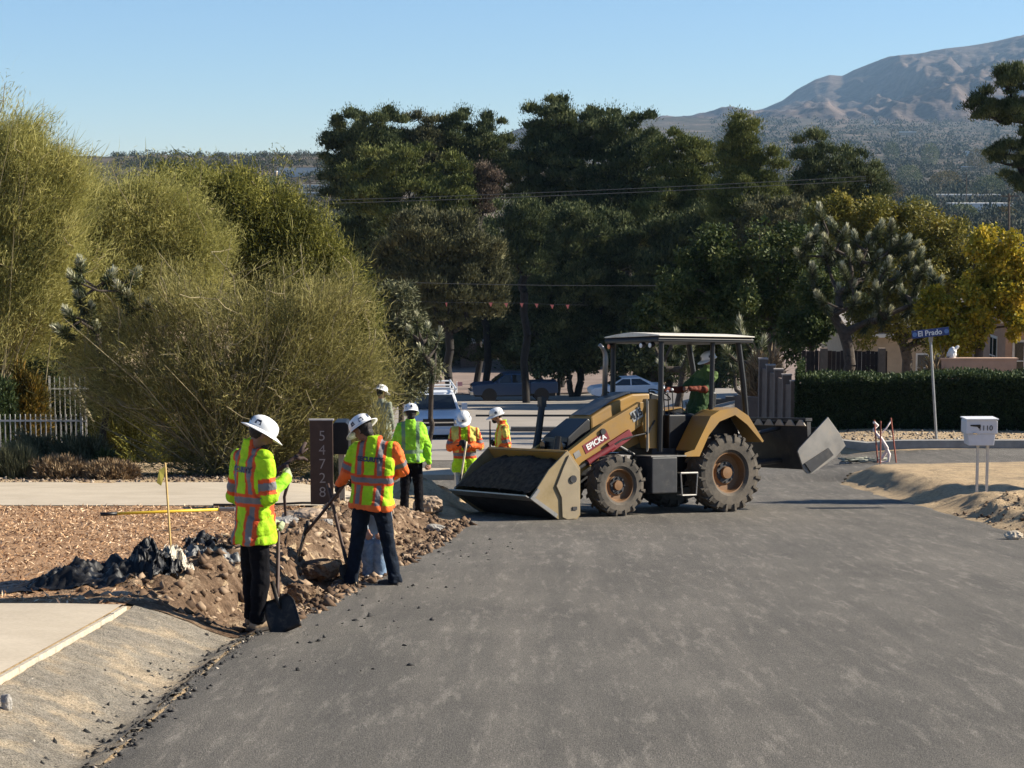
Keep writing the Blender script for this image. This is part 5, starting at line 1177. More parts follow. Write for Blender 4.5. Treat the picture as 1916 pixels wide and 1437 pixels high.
# rocks
def rock(px, py, w, h, Y, mat, label, seed, name='rock', flat=False):
    s = Y / F; p = on_ground(px, Y); ph = at(px, py, Y).z; p.z = min(max(p.z - .02, ph - h * s * .5), p.z + .01)
    b = MB(); b.ell((0, 0, 0), (w * s / 2, w * s * .4, h * s / 2), n=40, m=28)
    v2 = []
    for v in b.v:
        q = Vector(v); f = 1 + .22 * noise.noise(q * (3.2 / max(.15, w * s)) + Vector((seed, 0, 0))) + .14 * noise.noise(q * (8 / max(.15, w * s)) + Vector((0, seed, 0))) - .30 * abs(noise.noise(q * (5 / max(.15, w * s)) + Vector((0, 0, seed)))) + .05 * noise.noise(q * (26 / max(.15, w * s))); q = q * f
        q.x = max(-w * s * .46, min(w * s * .46, q.x)); q.z = max(-h * s * .44, min(h * s * .42, q.z)); v2.append(tuple(q))
    b.v = v2; o = b.build(name, mat, smooth=False); o.location = (p.x, p.y, p.z + h * s * .35); o.rotation_euler = (.1 * math.sin(seed), .1 * math.cos(seed * 2), seed); o.rotation_euler.z = .3 * math.sin(seed * 3)
    o['label'] = label; o['category'] = 'rock'; return o
M_rock = simple('tan_boulder', (0.36, 0.27, 0.19), .9, var=.3, scale=5, bump=.8, dirt=(.16, .11, .08), dirt_amt=.7)
M_rockg = simple('grey_boulder', (0.30, 0.28, 0.25), .9, var=.3, scale=5, bump=.8)
for (px, py, w, h, Y, m, lb) in [
    (566, 958, 92, 34, 24.6, M_rock, 'long flat tan boulder at the foot of the number board, between the two nearest people'),
    (530, 978, 60, 20, 23.6, M_rockg, 'low brown stone under the long flat boulder'),
    (470, 1000, 40, 18, 22.6, M_rockg, 'small pale stone just behind the person in black trousers'),
    (608, 990, 26, 16, 23.4, M_rockg, 'small grey stone at the shovel shaft below the number board'),
    (590, 1035, 110, 46, 20.9, M_dug, 'large lit tan block of earth behind the slanting shovel'),
    (560, 1075, 60, 50, 19.2, M_dug, 'upright split tan clod at the front of the dug strip'),
    (215, 1147, 52, 20, 16.2, M_rock, 'pinkish flat stone against the driveway edge under the black plastic'),
    (-4, 1305, 24, 40, 11.0, M_rockg, 'pale stone cut off by the left picture edge'),
    (800, 935, 60, 40, 30.6, M_rock, 'tan lump of dug earth between the lime shirt and the bucket'),
    (815, 975, 40, 16, 28.6, M_rockg, 'broken grey pavement piece at the bucket corner'),
    (1585, 868, 26, 10, onto(1585, 868).y, M_rockg, 'grey stone among the cables at the corner stakes'),
    (1905, 985, 40, 18, 26.0, M_conc, 'pale broken concrete slab at the right picture edge')]:
    rock(px, py, w, h, Y, m, lb, px * .37)
b = MB(); p = at(812, 887, 33.2); b.box((0, 0, 0), (.62, .5, .10), rot=(.08, .03, .2)); o = b.build('concrete_slab', M_conc, bevel=.01); o.location = p; props(o, 'white concrete slab lying on the dug earth between the crew', 'slab')
# crumpled plastic sheets and the white bag
def crumple(name, px0, px1, Yc, dY, zt, mat, label, seed, cat, hmax=.22, n=72, thin=True):
    """a creased sheet lying on the ground between two pixels"""
    A = on_ground(px0, Yc); B = on_ground(px1, Yc); W_ = B.x - A.x; V = []; Fc = []
    for j in range(n + 1):
        for i in range(n + 1):
            u, v = i / n, j / n; x = A.x + W_ * u + .05 * fbm(v * 5, seed); y = Yc + (v - .5) * dY + .12 * fbm(u * 6, seed + 3)
            hh = lerp_table(zt, u) * math.sin(PI * min(1, max(0, v)) ) ** .8
            r = abs(noise.noise(Vector((u * 7 + seed, v * 5, 0)))) ; r2 = abs(noise.noise(Vector((u * 15, v * 11 + seed, 3)))); r3 = abs(noise.noise(Vector((u * 30 + seed, v * 22, 9))))
            z = ground(x, y) + .035 + hh * (.62 + .38 * (1 - r * 1.6)) - (r2 * .06 + r3 * .05) * min(1, hh * 8)
            V.append((x - A.x, y - A.y, max(z, ground(x, y) + .022) - A.z))
    for j in range(n):
        for i in range(n):
            a = j * (n + 1) + i; Fc.append((a, a + 1, a + n + 2, a + n + 1))
    o = fast(name, V, Fc, mat); o.location = A; props(o, label, cat); return o
M_plast = simple('black_plastic_film', (0.008, 0.008, 0.009), .5, var=.3, spec=.3, bump=.25, scale=5)
M_plastc = simple('dusty_clear_film', (0.14, 0.14, 0.13), .55, var=.4, spec=.9, scale=6, dirt=(.04, .035, .03), dirt_amt=.9)
M_bag = simple('white_woven_bag', (0.50, 0.45, 0.36), .7, var=.15, scale=8, dirt=(.25, .2, .15), dirt_amt=.3)
crumple('plastic_sheet', -20, 250, 16.9, .95, [(0, .03), (.25, .06), (.36, .15), (.60, .15), (.72, .05), (.85, .12), (1, .04)], M_plast, 'black plastic sheet bunched along the mulch edge at the left', 2.2, 'plastic sheet')
crumple('plastic_sheet', 225, 335, 17.2, .8, [(0, .06), (.4, .16), (.7, .20), (1, .10)], M_plast, 'dark plastic heap against the white bag', 5.1, 'plastic sheet')
crumple('plastic_sheet', 342, 436, 18.8, .55, [(0, .12), (.3, .09), (.6, .06), (1, .02)], M_plastc, 'shiny grey plastic film spread right of the white bag', 7.7, 'plastic sheet')
crumple('plastic_sheet', 345, 400, 20.4, .5, [(0, .12), (.5, .15), (1, .05)], M_plast, 'small black plastic roll behind the shiny film', 3.7, 'plastic sheet', n=24)
crumple('sandbag', 284, 352, 17.5, .50, [(0, .05), (.25, .16), (.5, .27), (.75, .22), (1, .05)], M_bag, 'slumped dusty white bag leaning on the black plastic heap', 9.3, 'bag')
b = MB(); b.ell((0, 0, .03), (.09, .06, .05)); o = blob(b, .01, 'cloth_scrap', simple('pink_cloth', (.8, .30, .22), .7), None, 1, .03, 14); o.location = on_ground(293, 19.5); props(o, 'small pink cloth scrap left of the white bag', 'cloth')
b = MB(); b.path([(0, 0, 0), (.7, .1, -.02), (1.3, .1, .01), (1.9, .25, -.02)], .018, 6); o = b.build('dark_hose', M_black); o.location = on_ground(395, 28.6, .08); props(o, 'thin dark hose lying at the mulch edge behind the yellow handle', 'hose')
# dead branch beside the raised glove
b = MB(); q0 = at(517, 882, 24.2); 
for pts in ([(517, 882), (535, 868), (552, 855), (568, 845), (576, 839)], [(552, 855), (560, 858), (568, 857), (575, 861)], [(535, 868), (540, 900), (532, 930), (536, 990)], [(562, 849), (566, 838), (572, 828)]):
    b.path([at(a, c, 24.2 + .05 * i) - q0 for i, (a, c) in enumerate(pts)], [.03, .026, .02, .014, .01][:len(pts)], 7)
o = b.build('dead_branch', simple('dark_dead_wood', (.05, .03, .025), .85, var=.3), smooth=True); o.location = q0; props(o, 'dark forked dead branch between the raised glove and the number board', 'branch')

# picket fences
def picket(a_px, b_px, Y0, Y1, top, H, label, mat, sp=.11, thick=.022):
    A = on_ground(a_px, Y0); B = on_ground(b_px, Y1); za = at(a_px, top, Y0).z; zb = at(b_px, top, Y1).z; d = B - A; L2 = math.hypot(d.x, d.y); rz = math.atan2(d.y, d.x)
    e = empty('picket_fence', (A.x, A.y, za - H), rz, label=label, cat='fence'); n = int(L2 / sp); dz = (zb - za) / L2
    b = MB()
    for k in range(n + 1): b.box((k * sp, 0, H / 2 + dz * k * sp), (thick, thick, H), taper=.9)
    b.build('pickets', mat, e); b = MB()
    for h in (.86, .16): b.add([(0, -.02, H * h), (L2, -.02, H * h + dz * L2), (L2, .02, H * h + dz * L2), (0, .02, H * h), (0, -.02, H * h + .035), (L2, -.02, H * h + .035 + dz * L2), (L2, .02, H * h + .035 + dz * L2), (0, .02, H * h + .035)], [(0, 3, 2, 1), (4, 5, 6, 7), (0, 1, 5, 4), (1, 2, 6, 5), (2, 3, 7, 6), (3, 0, 4, 7)])
    b.build('rail', mat, e)
    for k in range(0, n + 1, 22): b = MB(); b.box((k * sp, .0, H / 2 + dz * k * sp), (.05, .05, H + .04)); b.build('post', mat, e)
M_picket = simple('pale_steel_picket', (0.52, 0.50, 0.46), .5, var=.1)
picket(-60, 160, 42.4, 42.4, 775, 1.15, 'pale metal picket fence at the far left behind the scrub', M_picket)
picket(92, 165, 46.5, 46.9, 705, 2.15, 'taller grey picket fence glimpsed through the twigs of the spreading tree', simple('grey_steel_picket', (.26, .26, .24), .5), sp=.12)

# ------------------------------------------------------------------ right side street furniture
p = on_ground(1840, 33.2); e = empty('mailbox_pair', p, .04, label='white double mailbox on two thin legs on the sandy shoulder', cat='mailbox')
Z = lambda row: at(1840, row, 33.2).z - p.z
M_mail = simple('white_mailbox_paint', (0.60, 0.62, 0.66), .4, var=.05)
z1, z2, z3 = Z(786), Z(812), Z(834); b = MB(); n = 10
pr = [(-.27, z2), (.27, z2), (.27, z1 - .03), (.25, z1), (-.25, z1), (-.27, z1 - .03)]; b.prism(pr, 'y', 0, .34); m1 = b.build('box', M_mail, e, bevel=.012)
b = MB(); b.box((0, .17, z1 + .012), (.56, .38, .022)); b.build('lid', M_white, m1, bevel=.004)
b = MB(); b.prism([(-.215, z3), (.22, z3), (.24, z2 - .004), (-.235, z2 - .004)], 'y', .02, .32); b.build('box', M_mail, e, bevel=.01)
for x in (-.02, .15): b = MB(); b.box((x, .16, z3 / 2 - .1), (.04, .04, z3 + .2)); b.build('leg', simple('pale_leg', (.55, .52, .46), .6), e)
text_mesh('house_number', '1110', .125, M_black, m1, Matrix.Translation((.06, -.006, z1 - .14)) @ Matrix.Rotation(PI / 2, 4, 'X'))
b = MB(); b.prism([(-.20, z1 - .08), (-.03, z1 - .075), (-.02, z1 - .11), (-.05, z1 - .15), (-.08, z1 - .115), (-.18, z1 - .105), (-.20, z1 - .10)], 'y', -.008, -.002); b.build('emblem', M_black, m1)
b = MB(); b.box((-.12, -.01, z2 + .01), (.07, .02, .022)); b.build('latch', M_chrome, m1)
# street name sign
p = on_ground(1757, 50.8); e = empty('street_sign', p, .10, label='blue street name sign reading El Prado on a leaning steel pole', cat='sign')
tp = at(1741, 640, 50.8) - p; b = MB(); b.path([(0, 0, -.2), tp], .035, 8); b.build('pole', simple('galvanised_pole', (.30, .31, .31), .5, .4, var=.15), e)
M_blue = simple('blue_sign_face', (0.018, 0.045, 0.16), .45, var=.08); b = MB(); b.box((0, 0, 0), (.98, .025, .20)); pl_ = b.build('name_plate', M_blue, e, bevel=.004); pl_.location = tp + Vector((-.02, -.02, .24)); pl_.rotation_euler = (0, -.10, 0)
text_mesh('lettering', 'El Prado', .19, M_white, pl_, Matrix.Translation((-.02, -.018, 0)) @ Matrix.Rotation(PI / 2, 4, 'X'), bold=.003)
for x in (-.42, .42): b = MB(); b.tube((x, -.014, 0), (x, -.020, 0), .06, n=18); b.build('emblem', simple('light_blue_emblem', (.10, .19, .40), .5) if x < 0 else bpy.data.materials['light_blue_emblem'], pl_)
b = MB(); b.box((0, 0, .06), (.10, .05, .14)); br_ = b.build('bracket', M_steel, e); br_.location = tp + Vector((0, 0, .02))
# survey stakes with ribbon and loose cable
for k, (x0, r0_, x1, r1_, lb) in enumerate([(1643, 866, 1636, 786, 'left pink topped survey stake wrapped in white ribbon'), (1647, 868, 1648, 788, 'middle pink survey stake in the cable heap'), (1678, 866, 1667, 782, 'right pink survey stake, apart from the other two')]):
    p = onto(x0, r0_); Y = p.y; b = MB(); b.path([Vector((0, 0, -.1)), at(x1, r1_, Y) - p], .018, 6); o = b.build('survey_stake', simple('red_brown_lath', (.30, .09, .06), .8) if k == 0 else bpy.data.materials['red_brown_lath']); o.location = p; props(o, lb, 'stake')
M_rib = simple('white_pink_ribbon', (.78, .66, .62), .7, var=.25, scale=12)
p = onto(1640, 866); Yr = p.y; b = MB(); b.path([at(a, c, Yr - .05 + .1 * math.sin(i)) - p for i, (a, c) in enumerate([(1635, 790), (1642, 796), (1635, 803), (1640, 812), (1650, 822), (1660, 838), (1658, 846), (1650, 858), (1642, 862), (1652, 866), (1662, 864), (1664, 850), (1656, 832), (1646, 816)])], .035, 6)
b.path([at(a, c, Yr + .1) - p for a, c in [(1648, 812), (1658, 802), (1667, 788)]], .018, 5); o = b.build('ribbon_tangle', M_rib, smooth=True); o.location = p; props(o, 'white and pink ribbon twisted between the survey stakes', 'ribbon')
p = onto(1605, 867); b = MB()
for k in range(7):
    rr = random.Random(k); b.path([Vector((rr.uniform(-.35, .35) + j * .12 - .2, rr.uniform(-.15, .15), .03 + .10 * rr.random())) for j in range(6)], .022, 6)
o = b.build('cable_heap', simple('grey_green_cable', (.22, .23, .19), .6, var=.3), smooth=True); o.location = p; props(o, 'low heap of grey cable at the foot of the survey stakes', 'cable')

# stepped block wall
M_block = simple('brown_grey_block', (0.135, 0.105, 0.09), .85, var=.2, scale=3, bump=.3)
tops = [(1428, 672), (1442, 684), (1457, 692), (1472, 702), (1487, 714)]; Ys = [63.6, 62.8, 62.0, 61.2, 60.4]
p0 = on_ground(1487, 60.4); e = empty('block_wall', p0, label='brown block wall stepping down in pilasters toward the hedge end', cat='wall')
prev = None
for (px, r), Y in zip(tops, Ys):
    T_ = at(px, r, Y); q = T_ - p0; zb = ground(T_.x, Y, False) - p0.z - .2
    b = MB(); b.box((q.x, q.y, (q.z + zb) / 2), (.27, .30, q.z - zb)); pi_ = b.build('pilaster', M_block, e, bevel=.01)
    b = MB(); b.box((q.x, q.y, q.z + .02), (.30, .33, .04)); b.build('cap', simple('pilaster_cap', (.30, .26, .23), .8) if prev is None else bpy.data.materials['pilaster_cap'], pi_)
    if prev is not None:
        m_ = (prev + q) / 2; d = q - prev; b = MB(); b.box((m_.x, m_.y, (q.z - .14 + zb) / 2), (math.hypot(d.x, d.y) - .2, .16, q.z - .14 - zb), rot=(0, 0, math.atan2(d.y, d.x))); b.build('wall_panel', M_block, e)
    prev = q
T_ = at(1405, 742, 64.6); q = T_ - p0; b = MB(); b.box((q.x, q.y, q.z - 1.0), (1.1, .16, 2.0), rot=(0, 0, -.6)); b.build('wall_panel', M_block, e)

# timber fence with tan pilasters behind the hedge
M_dwood = simple('dark_stained_timber', (0.035, 0.026, 0.024), .8, var=.3, scale=5)
Yf = 69; za, zb = at(1580, 656, Yf).z, at(1580, 716, Yf).z; A = at(1500, 700, Yf); B = at(1662, 700, Yf); e = empty('timber_fence', (A.x, Yf, zb - 1.2), label='dark board fence with tan posts behind the Joshua tree', cat='fence'); H = za - zb + 1.2; L2 = B.x - A.x
b = MB(); n = int(L2 / .15)
for k in range(n): b.box((k * .15 + .07, .01 * (k % 2), H / 2), (.14, .025, H - .03 * (k % 3)))
b.build('boards', M_dwood, e)
for px in (1540, 1648): b = MB(); b.box((at(px, 700, Yf).x - A.x, -.12, H / 2 + .05), (.24, .22, H + .1)); b.build('post', simple('tan_stucco_post', (.22, .17, .125), .85), e)

# ------------------------------------------------------------------ houses
M_stucco = simple('pink_tan_stucco', (0.40, 0.27, 0.20), .9, var=.1, scale=3, bump=.3)
M_stucco2 = simple('tan_stucco', (0.42, 0.32, 0.22), .9, var=.1, scale=3, bump=.3)
M_roof = simple('grey_roof', (0.30, 0.27, 0.24), .85, var=.25, scale=5)
M_trim = simple('white_trim', (0.68, 0.66, 0.62), .6, var=.05)
def house(name, x0, x1, y0, y1, z0, z1, wallm, roofm, label, rz=0, roof_h=.5, wins=(), over=.35, flat=True, group=None, doors=()):
    e = empty(name, (x0, y0, z0), rz, label=label, cat='house', group=group); W_, D_, H_ = x1 - x0, y1 - y0, z1 - z0
    b = MB(); b.box((W_ / 2, D_ / 2, H_ / 2 - .5), (W_, D_, H_ + 1)); b.build('wall', wallm, e)
    b = MB()
    if flat: b.box((W_ / 2, D_ / 2, H_ + roof_h / 2), (W_ + over * 2, D_ + over * 2, roof_h))
    else: b.prism([(-over, H_), (D_ + over, H_), (D_ / 2, H_ + roof_h)], 'x', -over, W_ + over)
    rf = b.build('roof', roofm, e)
    b = MB(); b.box((W_ / 2, -over - .03, H_ + .02), (W_ + over * 2, .05, .16)); b.build('fascia', M_trim, rf)
    for (wx, wz, ww, wh, side) in wins:
        if side == 'f': c, d1, d2 = (wx, -.02, wz), (ww, .05, wh), (ww + .16, .03, wh + .16)
        else: c, d1, d2 = (-.02, wx, wz), (.05, ww, wh), (.03, ww + .16, wh + .16)
        b = MB(); b.box(c, d2); w_ = b.build('window', M_trim, e)
        b = MB(); c2 = (c[0], c[1] - .015, c[2]) if side == 'f' else (c[0] - .015, c[1], c[2]); b.box(c2, d1); b.build('pane', M_glass, w_)
        b = MB(); c3 = (c2[0], c2[1] - .03, c2[2]) if side == 'f' else (c2[0] - .03, c2[1], c2[2])
        b.box(c3, (d1[0] if side == 'f' else .02, .02 if side == 'f' else d1[1], .035)); b.box(c3, (.035 if side == 'f' else .02, .018 if side == 'f' else .035, d1[2])); b.build('mullion', M_trim, w_)
    return e
Y = 66; x0 = at(1880, 700, Y).x; z1_ = at(1880, 600, Y).z; z0_ = ground_z(x0, Y) - .3
house('stucco_house', x0, x0 + 12, Y, Y + 8, z0_, z1_, M_stucco, M_roof, 'pinkish stucco house with white framed window at the right edge', roof_h=.22, wins=[(.62, z1_ - z0_ - 1.35, .62, 1.25, 'f'), (2.6, z1_ - z0_ - 1.35, 1.2, 1.25, 'f'), (1.5, z1_ - z0_ - 1.3, .8, 1.2, 's')])
Y = 92; x0 = at(1592, 700, Y).x; x1 = at(1850, 700, Y).x; z1_ = at(1650, 628, Y).z; z0_ = ground_z(x0, Y) - .3
house('stucco_house', x0, x1, Y, Y + 9, z0_, z1_, M_stucco2, M_roof, 'tan stucco house mostly hidden behind the Joshua tree and dark fence', roof_h=.5, wins=[(1.0, z1_ - z0_ - 1.4, .9, 1.1, 'f'), (3.6, z1_ - z0_ - 1.5, 1.0, 1.2, 'f')])
b = MB(); Y = 63; A = at(1752, 668, Y); b.box((0, 0, -1.3), (2.4, .3, 2.6)).box((0, 0, .02), (2.5, .36, .05)); o = b.build('low_wall', M_stucco); o.location = (at(1830, 668, Y).x, Y, at(1830, 672, Y).z); props(o, 'low pink block wall between hedge and stucco house', 'wall')
b = MB(); b.ell((0, 0, 0), (.16, .10, .24), rot=(0, .3, 0)); b.ell((.14, 0, .18), (.06, .05, .12), rot=(0, .7, 0)); o = blob(b, .015, 'white_bag', M_white, None, 1, .02, 8); o.location = at(1781, 662, 63); props(o, 'white bag glowing in the sun on the low pink wall', 'bag')
Y = 178; x0 = at(862, 700, Y).x; x1 = at(900, 700, Y).x; z1_ = at(880, 641, Y).z; z0_ = at(880, 680, Y).z
house('shed', x0, x1, Y, Y + 3, z0_, z1_, simple('brown_shed_wall', (.17, .12, .10), .9), M_trim, 'small brown shed with white roof edge between the pine trunks', roof_h=.12, over=.2)

# ------------------------------------------------------------------ vehicles
M_cblue = simple('dark_blue_car_paint', (0.020, 0.05, 0.11), .3, var=.05, spec=.5)
M_cwhite = simple('white_car_paint', (0.72, 0.74, 0.76), .3, var=.04, spec=.5)
def car_wheels(e, xs, half, R, wd=.24):
    for x in xs:
        for s in (1, -1):
            w_ = empty('wheel', (x, s * half, R)); w_.parent = e
            b = MB(); lathe_y(b, [(R * .62, -wd / 2), (R * .93, -wd / 2), (R, -wd * .36), (R, wd * .36), (R * .93, wd / 2), (R * .62, wd / 2), (R * .62, -wd / 2)], 0, 26); b.build('tyre', M_rubber, w_, smooth=True)
            b = MB(); lathe_y(b, [(R * .62, s * wd * .42), (R * .55, s * wd * .30), (R * .2, s * wd * .34), (0, s * wd * .36)], 0, 20); b.build('rim', M_steel, w_, smooth=True)
def body_prism(b, pts, hw, top_in=.0, zt=None):
    n = len(pts); f = lambda z: hw - (top_in * max(0, (z - zt[0])) / (zt[1] - zt[0]) if zt else 0)
    vs = [(x, -f(z), z) for x, z in pts] + [(x, f(z), z) for x, z in pts]
    b.add(vs, [tuple(range(n))[::-1], tuple(range(n, 2 * n))] + [(i, (i + 1) % n, n + (i + 1) % n, n + i) for i in range(n)])
def pickup(loc, rz, paint, label, rack=False, pitch=0.0):
    e = empty('pickup_truck', loc, 0, label=label, cat='pickup'); e.rotation_euler = Euler((0, pitch, rz)) if False else Euler((0, 0, rz))
    b = MB(); body_prism(b, [(2.85, .55), (2.9, .75), (2.88, 1.02), (2.7, 1.14), (1.55, 1.22), (1.45, 1.24), (-.95, 1.24), (-.95, .5), (-.6, .42), (1.5, .42), (2.6, .45)], .98); bd = b.build('body', paint, e, bevel=.05)
    b = MB(); body_prism(b, [(-2.85, .55), (-.99, .5), (-.99, 1.25), (-1.05, 1.27), (-2.85, 1.27)], .97); b.build('cargo_bed', paint, e, bevel=.03)
    b = MB(); body_prism(b, [(1.48, 1.22), (.72, 1.80), (.5, 1.86), (-.6, 1.86), (-.85, 1.78), (-.96, 1.22)], .94, .17, (1.22, 1.86)); cb = b.build('cab', paint, e, bevel=.04)
    b = MB(); b.add([(1.44, -.80, 1.27), (1.44, .80, 1.27), (.79, .68, 1.765), (.79, -.68, 1.765)], [(0, 1, 2, 3)]); b.v = [(x + .03, y, z + .03) for x, y, z in b.v]; b.build('windscreen', M_glass, cb, fix=False)
    for s in (1, -1):
        b = MB(); b.add([(1.30, s * .945, 1.27), (.30, s * .945, 1.27), (.30, s * .795, 1.79), (.66, s * .795, 1.79)], [(0, 1, 2, 3)]); b.build('side_window', M_glass, cb, fix=False)
        b = MB(); b.add([(.20, s * .945, 1.27), (-.78, s * .945, 1.27), (-.70, s * .795, 1.76), (.20, s * .795, 1.79)], [(0, 1, 2, 3)]); b.build('side_window', M_glass, cb, fix=False)
        b = MB(); b.box((1.15, s * 1.14, 1.36), (.12, .22, .26)); b.tube((1.1, s * .95, 1.3), (1.15, s * 1.08, 1.34), .02); b.build('mirror', paint, cb, bevel=.03)
        b = MB(); b.box((2.86, s * .78, .96), (.12, .30, .17)); b.build('headlight', M_chrome, bd, bevel=.02)
        for x_ in (1.75, -1.75): b = MB(); b.tube((x_, s * .90, .42), (x_, s * .988, .42), .50, n=24); b.build('wheel_arch', M_black, bd)
    b = MB(); b.box((2.90, 0, .94), (.04, 1.2, .28)); g_ = b.build('grille', M_black, bd)
    b = MB(); b.box((2.93, 0, .94), (.02, 1.2, .05)); b.build('grille_bar', M_chrome, g_)
    b = MB(); b.box((2.93, 0, .60), (.22, 1.96, .26)); b.build('bumper', M_chrome if not rack else M_cwhite, bd, bevel=.03)
    b = MB(); b.box((0, 0, .45), (5.4, 1.5, .25)); b.build('underbody', M_black, bd)
    car_wheels(e, (1.75, -1.75), .86, .40)
    if rack:
        for x in (.55, -1.1, -2.7):
            b = MB(); b.tube((x, -.85, 1.98), (x, .85, 1.98), .03); 
            for s in (1, -1): b.tube((x, s * .82, 1.25 if x < 0 else 1.8), (x, s * .85, 1.98), .028)
            b.build('rack_bar', M_white, e)
        for s in (1, -1): b = MB(); b.tube((.7, s * .85, 2.0), (-2.75, s * .85, 2.0), .035); b.build('rack_rail', M_white, e)
        b = MB(); b.box((.6, 0, 2.02), (.12, 1.3, .10)); b.build('light_bar', M_white, e, bevel=.02)
        b = MB(); b.tube((.7, .88, 1.85), (.7, .88, 2.3), .018); fl = b.build('flag_pole', M_white, e)
        b = MB(); b.box((.7, 1.0, 2.2), (.015, .2, .16)); b.build('flag', simple('pink_flag', (.8, .35, .3), .7), fl)
    return e
yw = 79; p = at(812, 800, yw); slope = math.atan(.1095)
o = pickup((p.x, yw, ground_z(p.x, yw) + .02), -PI / 2 + .10, M_cwhite, 'white pickup with roof rack facing the camera beyond the crew', rack=True)
yb = 132; p = at(962, 750, yb); pickup((p.x, yb, ground_z(p.x, yb) + .05), PI + .10, M_cblue, 'dark blue pickup parked side-on in the shade of the pines')
e = empty('parked_car', (at(1172, 742, 121).x, 121, ground_z(7, 121) + .03), PI + .12, label='white sedan parked in the shade, half hidden behind the loader exhaust', cat='car')
b = MB(); body_prism(b, [(2.3, .45), (2.32, .72), (2.1, .86), (1.1, .98), (-1.5, 1.02), (-2.2, .98), (-2.3, .8), (-2.25, .4), (0, .32), (1.9, .34)], .88); bd = b.build('body', M_cwhite, e, bevel=.06)
b = MB(); body_prism(b, [(1.15, .96), (.35, 1.42), (-.7, 1.46), (-1.7, 1.02)], .84, .18, (.96, 1.46)); cb = b.build('cabin', M_cwhite, e, bevel=.04)
for s in (1, -1): b = MB(); b.add([(.95, s * .85, 1.0), (-.1, s * .85, 1.0), (-.1, s * .715, 1.37), (.36, s * .715, 1.36)], [(0, 1, 2, 3)]); b.add([(-.18, s * .85, 1.0), (-1.35, s * .85, 1.02), (-.72, s * .715, 1.38), (-.18, s * .715, 1.38)], [(0, 1, 2, 3)]); b.build('side_window', M_glass, cb, fix=False)
b = MB(); b.add([(1.13, -.72, 1.0), (1.13, .72, 1.0), (.40, .58, 1.42), (.40, -.58, 1.42)], [(0, 1, 2, 3)]); b.build('windscreen', M_glass, cb, fix=False)
car_wheels(e, (1.4, -1.4), .80, .33, .2)

# ------------------------------------------------------------------ wires and pennants
def wire(pts, Y, r, label, name='power_line', sag=.0):
    p0 = at(pts[0][0], pts[0][1], Y); out = []
    for k in range(31):
        t_ = k / 30; a = pts[0][0] + (pts[1][0] - pts[0][0]) * t_; c = pts[0][1] + (pts[1][1] - pts[0][1]) * t_ + sag * 4 * t_ * (1 - t_); out.append(at(a, c, Y) - p0)
    b = MB(); b.path(out, r, 5); o = b.build(name, M_wire); o.location = p0; props(o, label, 'wire'); return o
M_wire = simple('grey_wire', (.09, .09, .09), .5, var=.05)
wire([(560, 376), (1620, 330)], 112, .016, 'upper of the two overhead wires crossing in front of the tall pines', sag=4)
wire([(560, 382), (1620, 338)], 112, .016, 'lower of the two overhead wires crossing in front of the tall pines', sag=4)
wire([(720, 527), (1290, 534)], 108, .014, 'single overhead wire above the pennant line', sag=3)
p0 = at(835, 566, 60); ps = [(835, 566), (918, 566), (947, 567), (976, 567), (1004, 568), (1033, 570), (1062, 570), (1100, 571)]
b = MB(); b.path([at(a, c, 60) - p0 for a, c in [(700, 560)] + ps], .006, 4); e = empty('pennant_line', p0, label='string of small pink pennants hanging across the dark trees', cat='bunting'); b.build('string', M_wire, e)
M_pen = simple('pink_pennant', (.75, .22, .18), .7, var=.1)
for i, (a, c) in enumerate(ps[:-1]):
    q = at(a, c, 60) - p0; w_ = .06 if i else .035; b = MB(); b.add([q + Vector((-w_, 0, 0)), q + Vector((w_, 0, 0)), q + Vector((.01, .01, -.14)), q + Vector((-w_, .008, 0)), q + Vector((w_, .008, 0)), q + Vector((.01, .018, -.14))], [(0, 1, 2), (3, 5, 4), (0, 3, 4, 1), (1, 4, 5, 2), (2, 5, 3, 0)]); b.build('pennant', M_pen, e)

# ------------------------------------------------------------------ far country
RZ = [(250, -19.6), (400, -22), (700, -21), (1000, -17), (1500, -8), (2200, 12), (3000, 40), (4500, 115), (5200, 150)]
LZ = [(250, -19.6), (400, -20), (700, -10), (1000, 2), (1400, 14), (1800, 16), (2600, 8), (5200, 0)]
def valley(tt, Y):
    k = sm(tt, -.07, .03); return lerp_table(LZ, Y) * (1 - k) + lerp_table(RZ, Y) * k + (Y / 1000) * 1.6 * fbm(tt * 20, Y / 160) - .3 * sm(350 - Y, 0, 100)
t = NT('valley_scrub_land'); n1 = t.noise(.012, 6, rough=.7); n2 = t.noise(.15, 4)
c = t.ramp(n1, [(0.35, (0.045, 0.048, 0.032)), (0.5, (0.085, 0.075, 0.058)), (0.65, (0.19, 0.15, 0.12))]); c = t.mix(1.0, c, t.ramp(n2, [(0.35, (.55,) * 3), (0.6, (1.1,) * 3)]), 'MULTIPLY'); M_val = t.done(c, .95, spec=.05)
def fan(name, zf, Ys_, ts, mat):
    V = [(tt * Y, Y, zf(tt, Y)) for Y in Ys_ for tt in ts]; n = len(ts)
    Fc = [(j * n + i, j * n + i + 1, (j + 1) * n + i + 1, (j + 1) * n + i) for j in range(len(Ys_) - 1) for i in range(n - 1)]
    o = fast(name, V, Fc, mat, None, True); o['kind'] = 'structure'; return o
ts = list(np.linspace(-.45, .45, 181)); fan('valley', valley, list(np.geomspace(270, 5200, 90)), ts, M_val)
SKY = [(580, 345), (760, 300), (900, 262), (1216, 224), (1269, 227), (1325, 218), (1370, 205), (1410, 209), (1428, 204), (1460, 190), (1485, 170), (1520, 151), (1545, 143), (1570, 145), (1590, 135), (1630, 121), (1660, 112), (1720, 103), (1760, 95), (1800, 90), (1850, 82), (1890, 73), (1916, 70), (2100, 45), (2700, 60)]
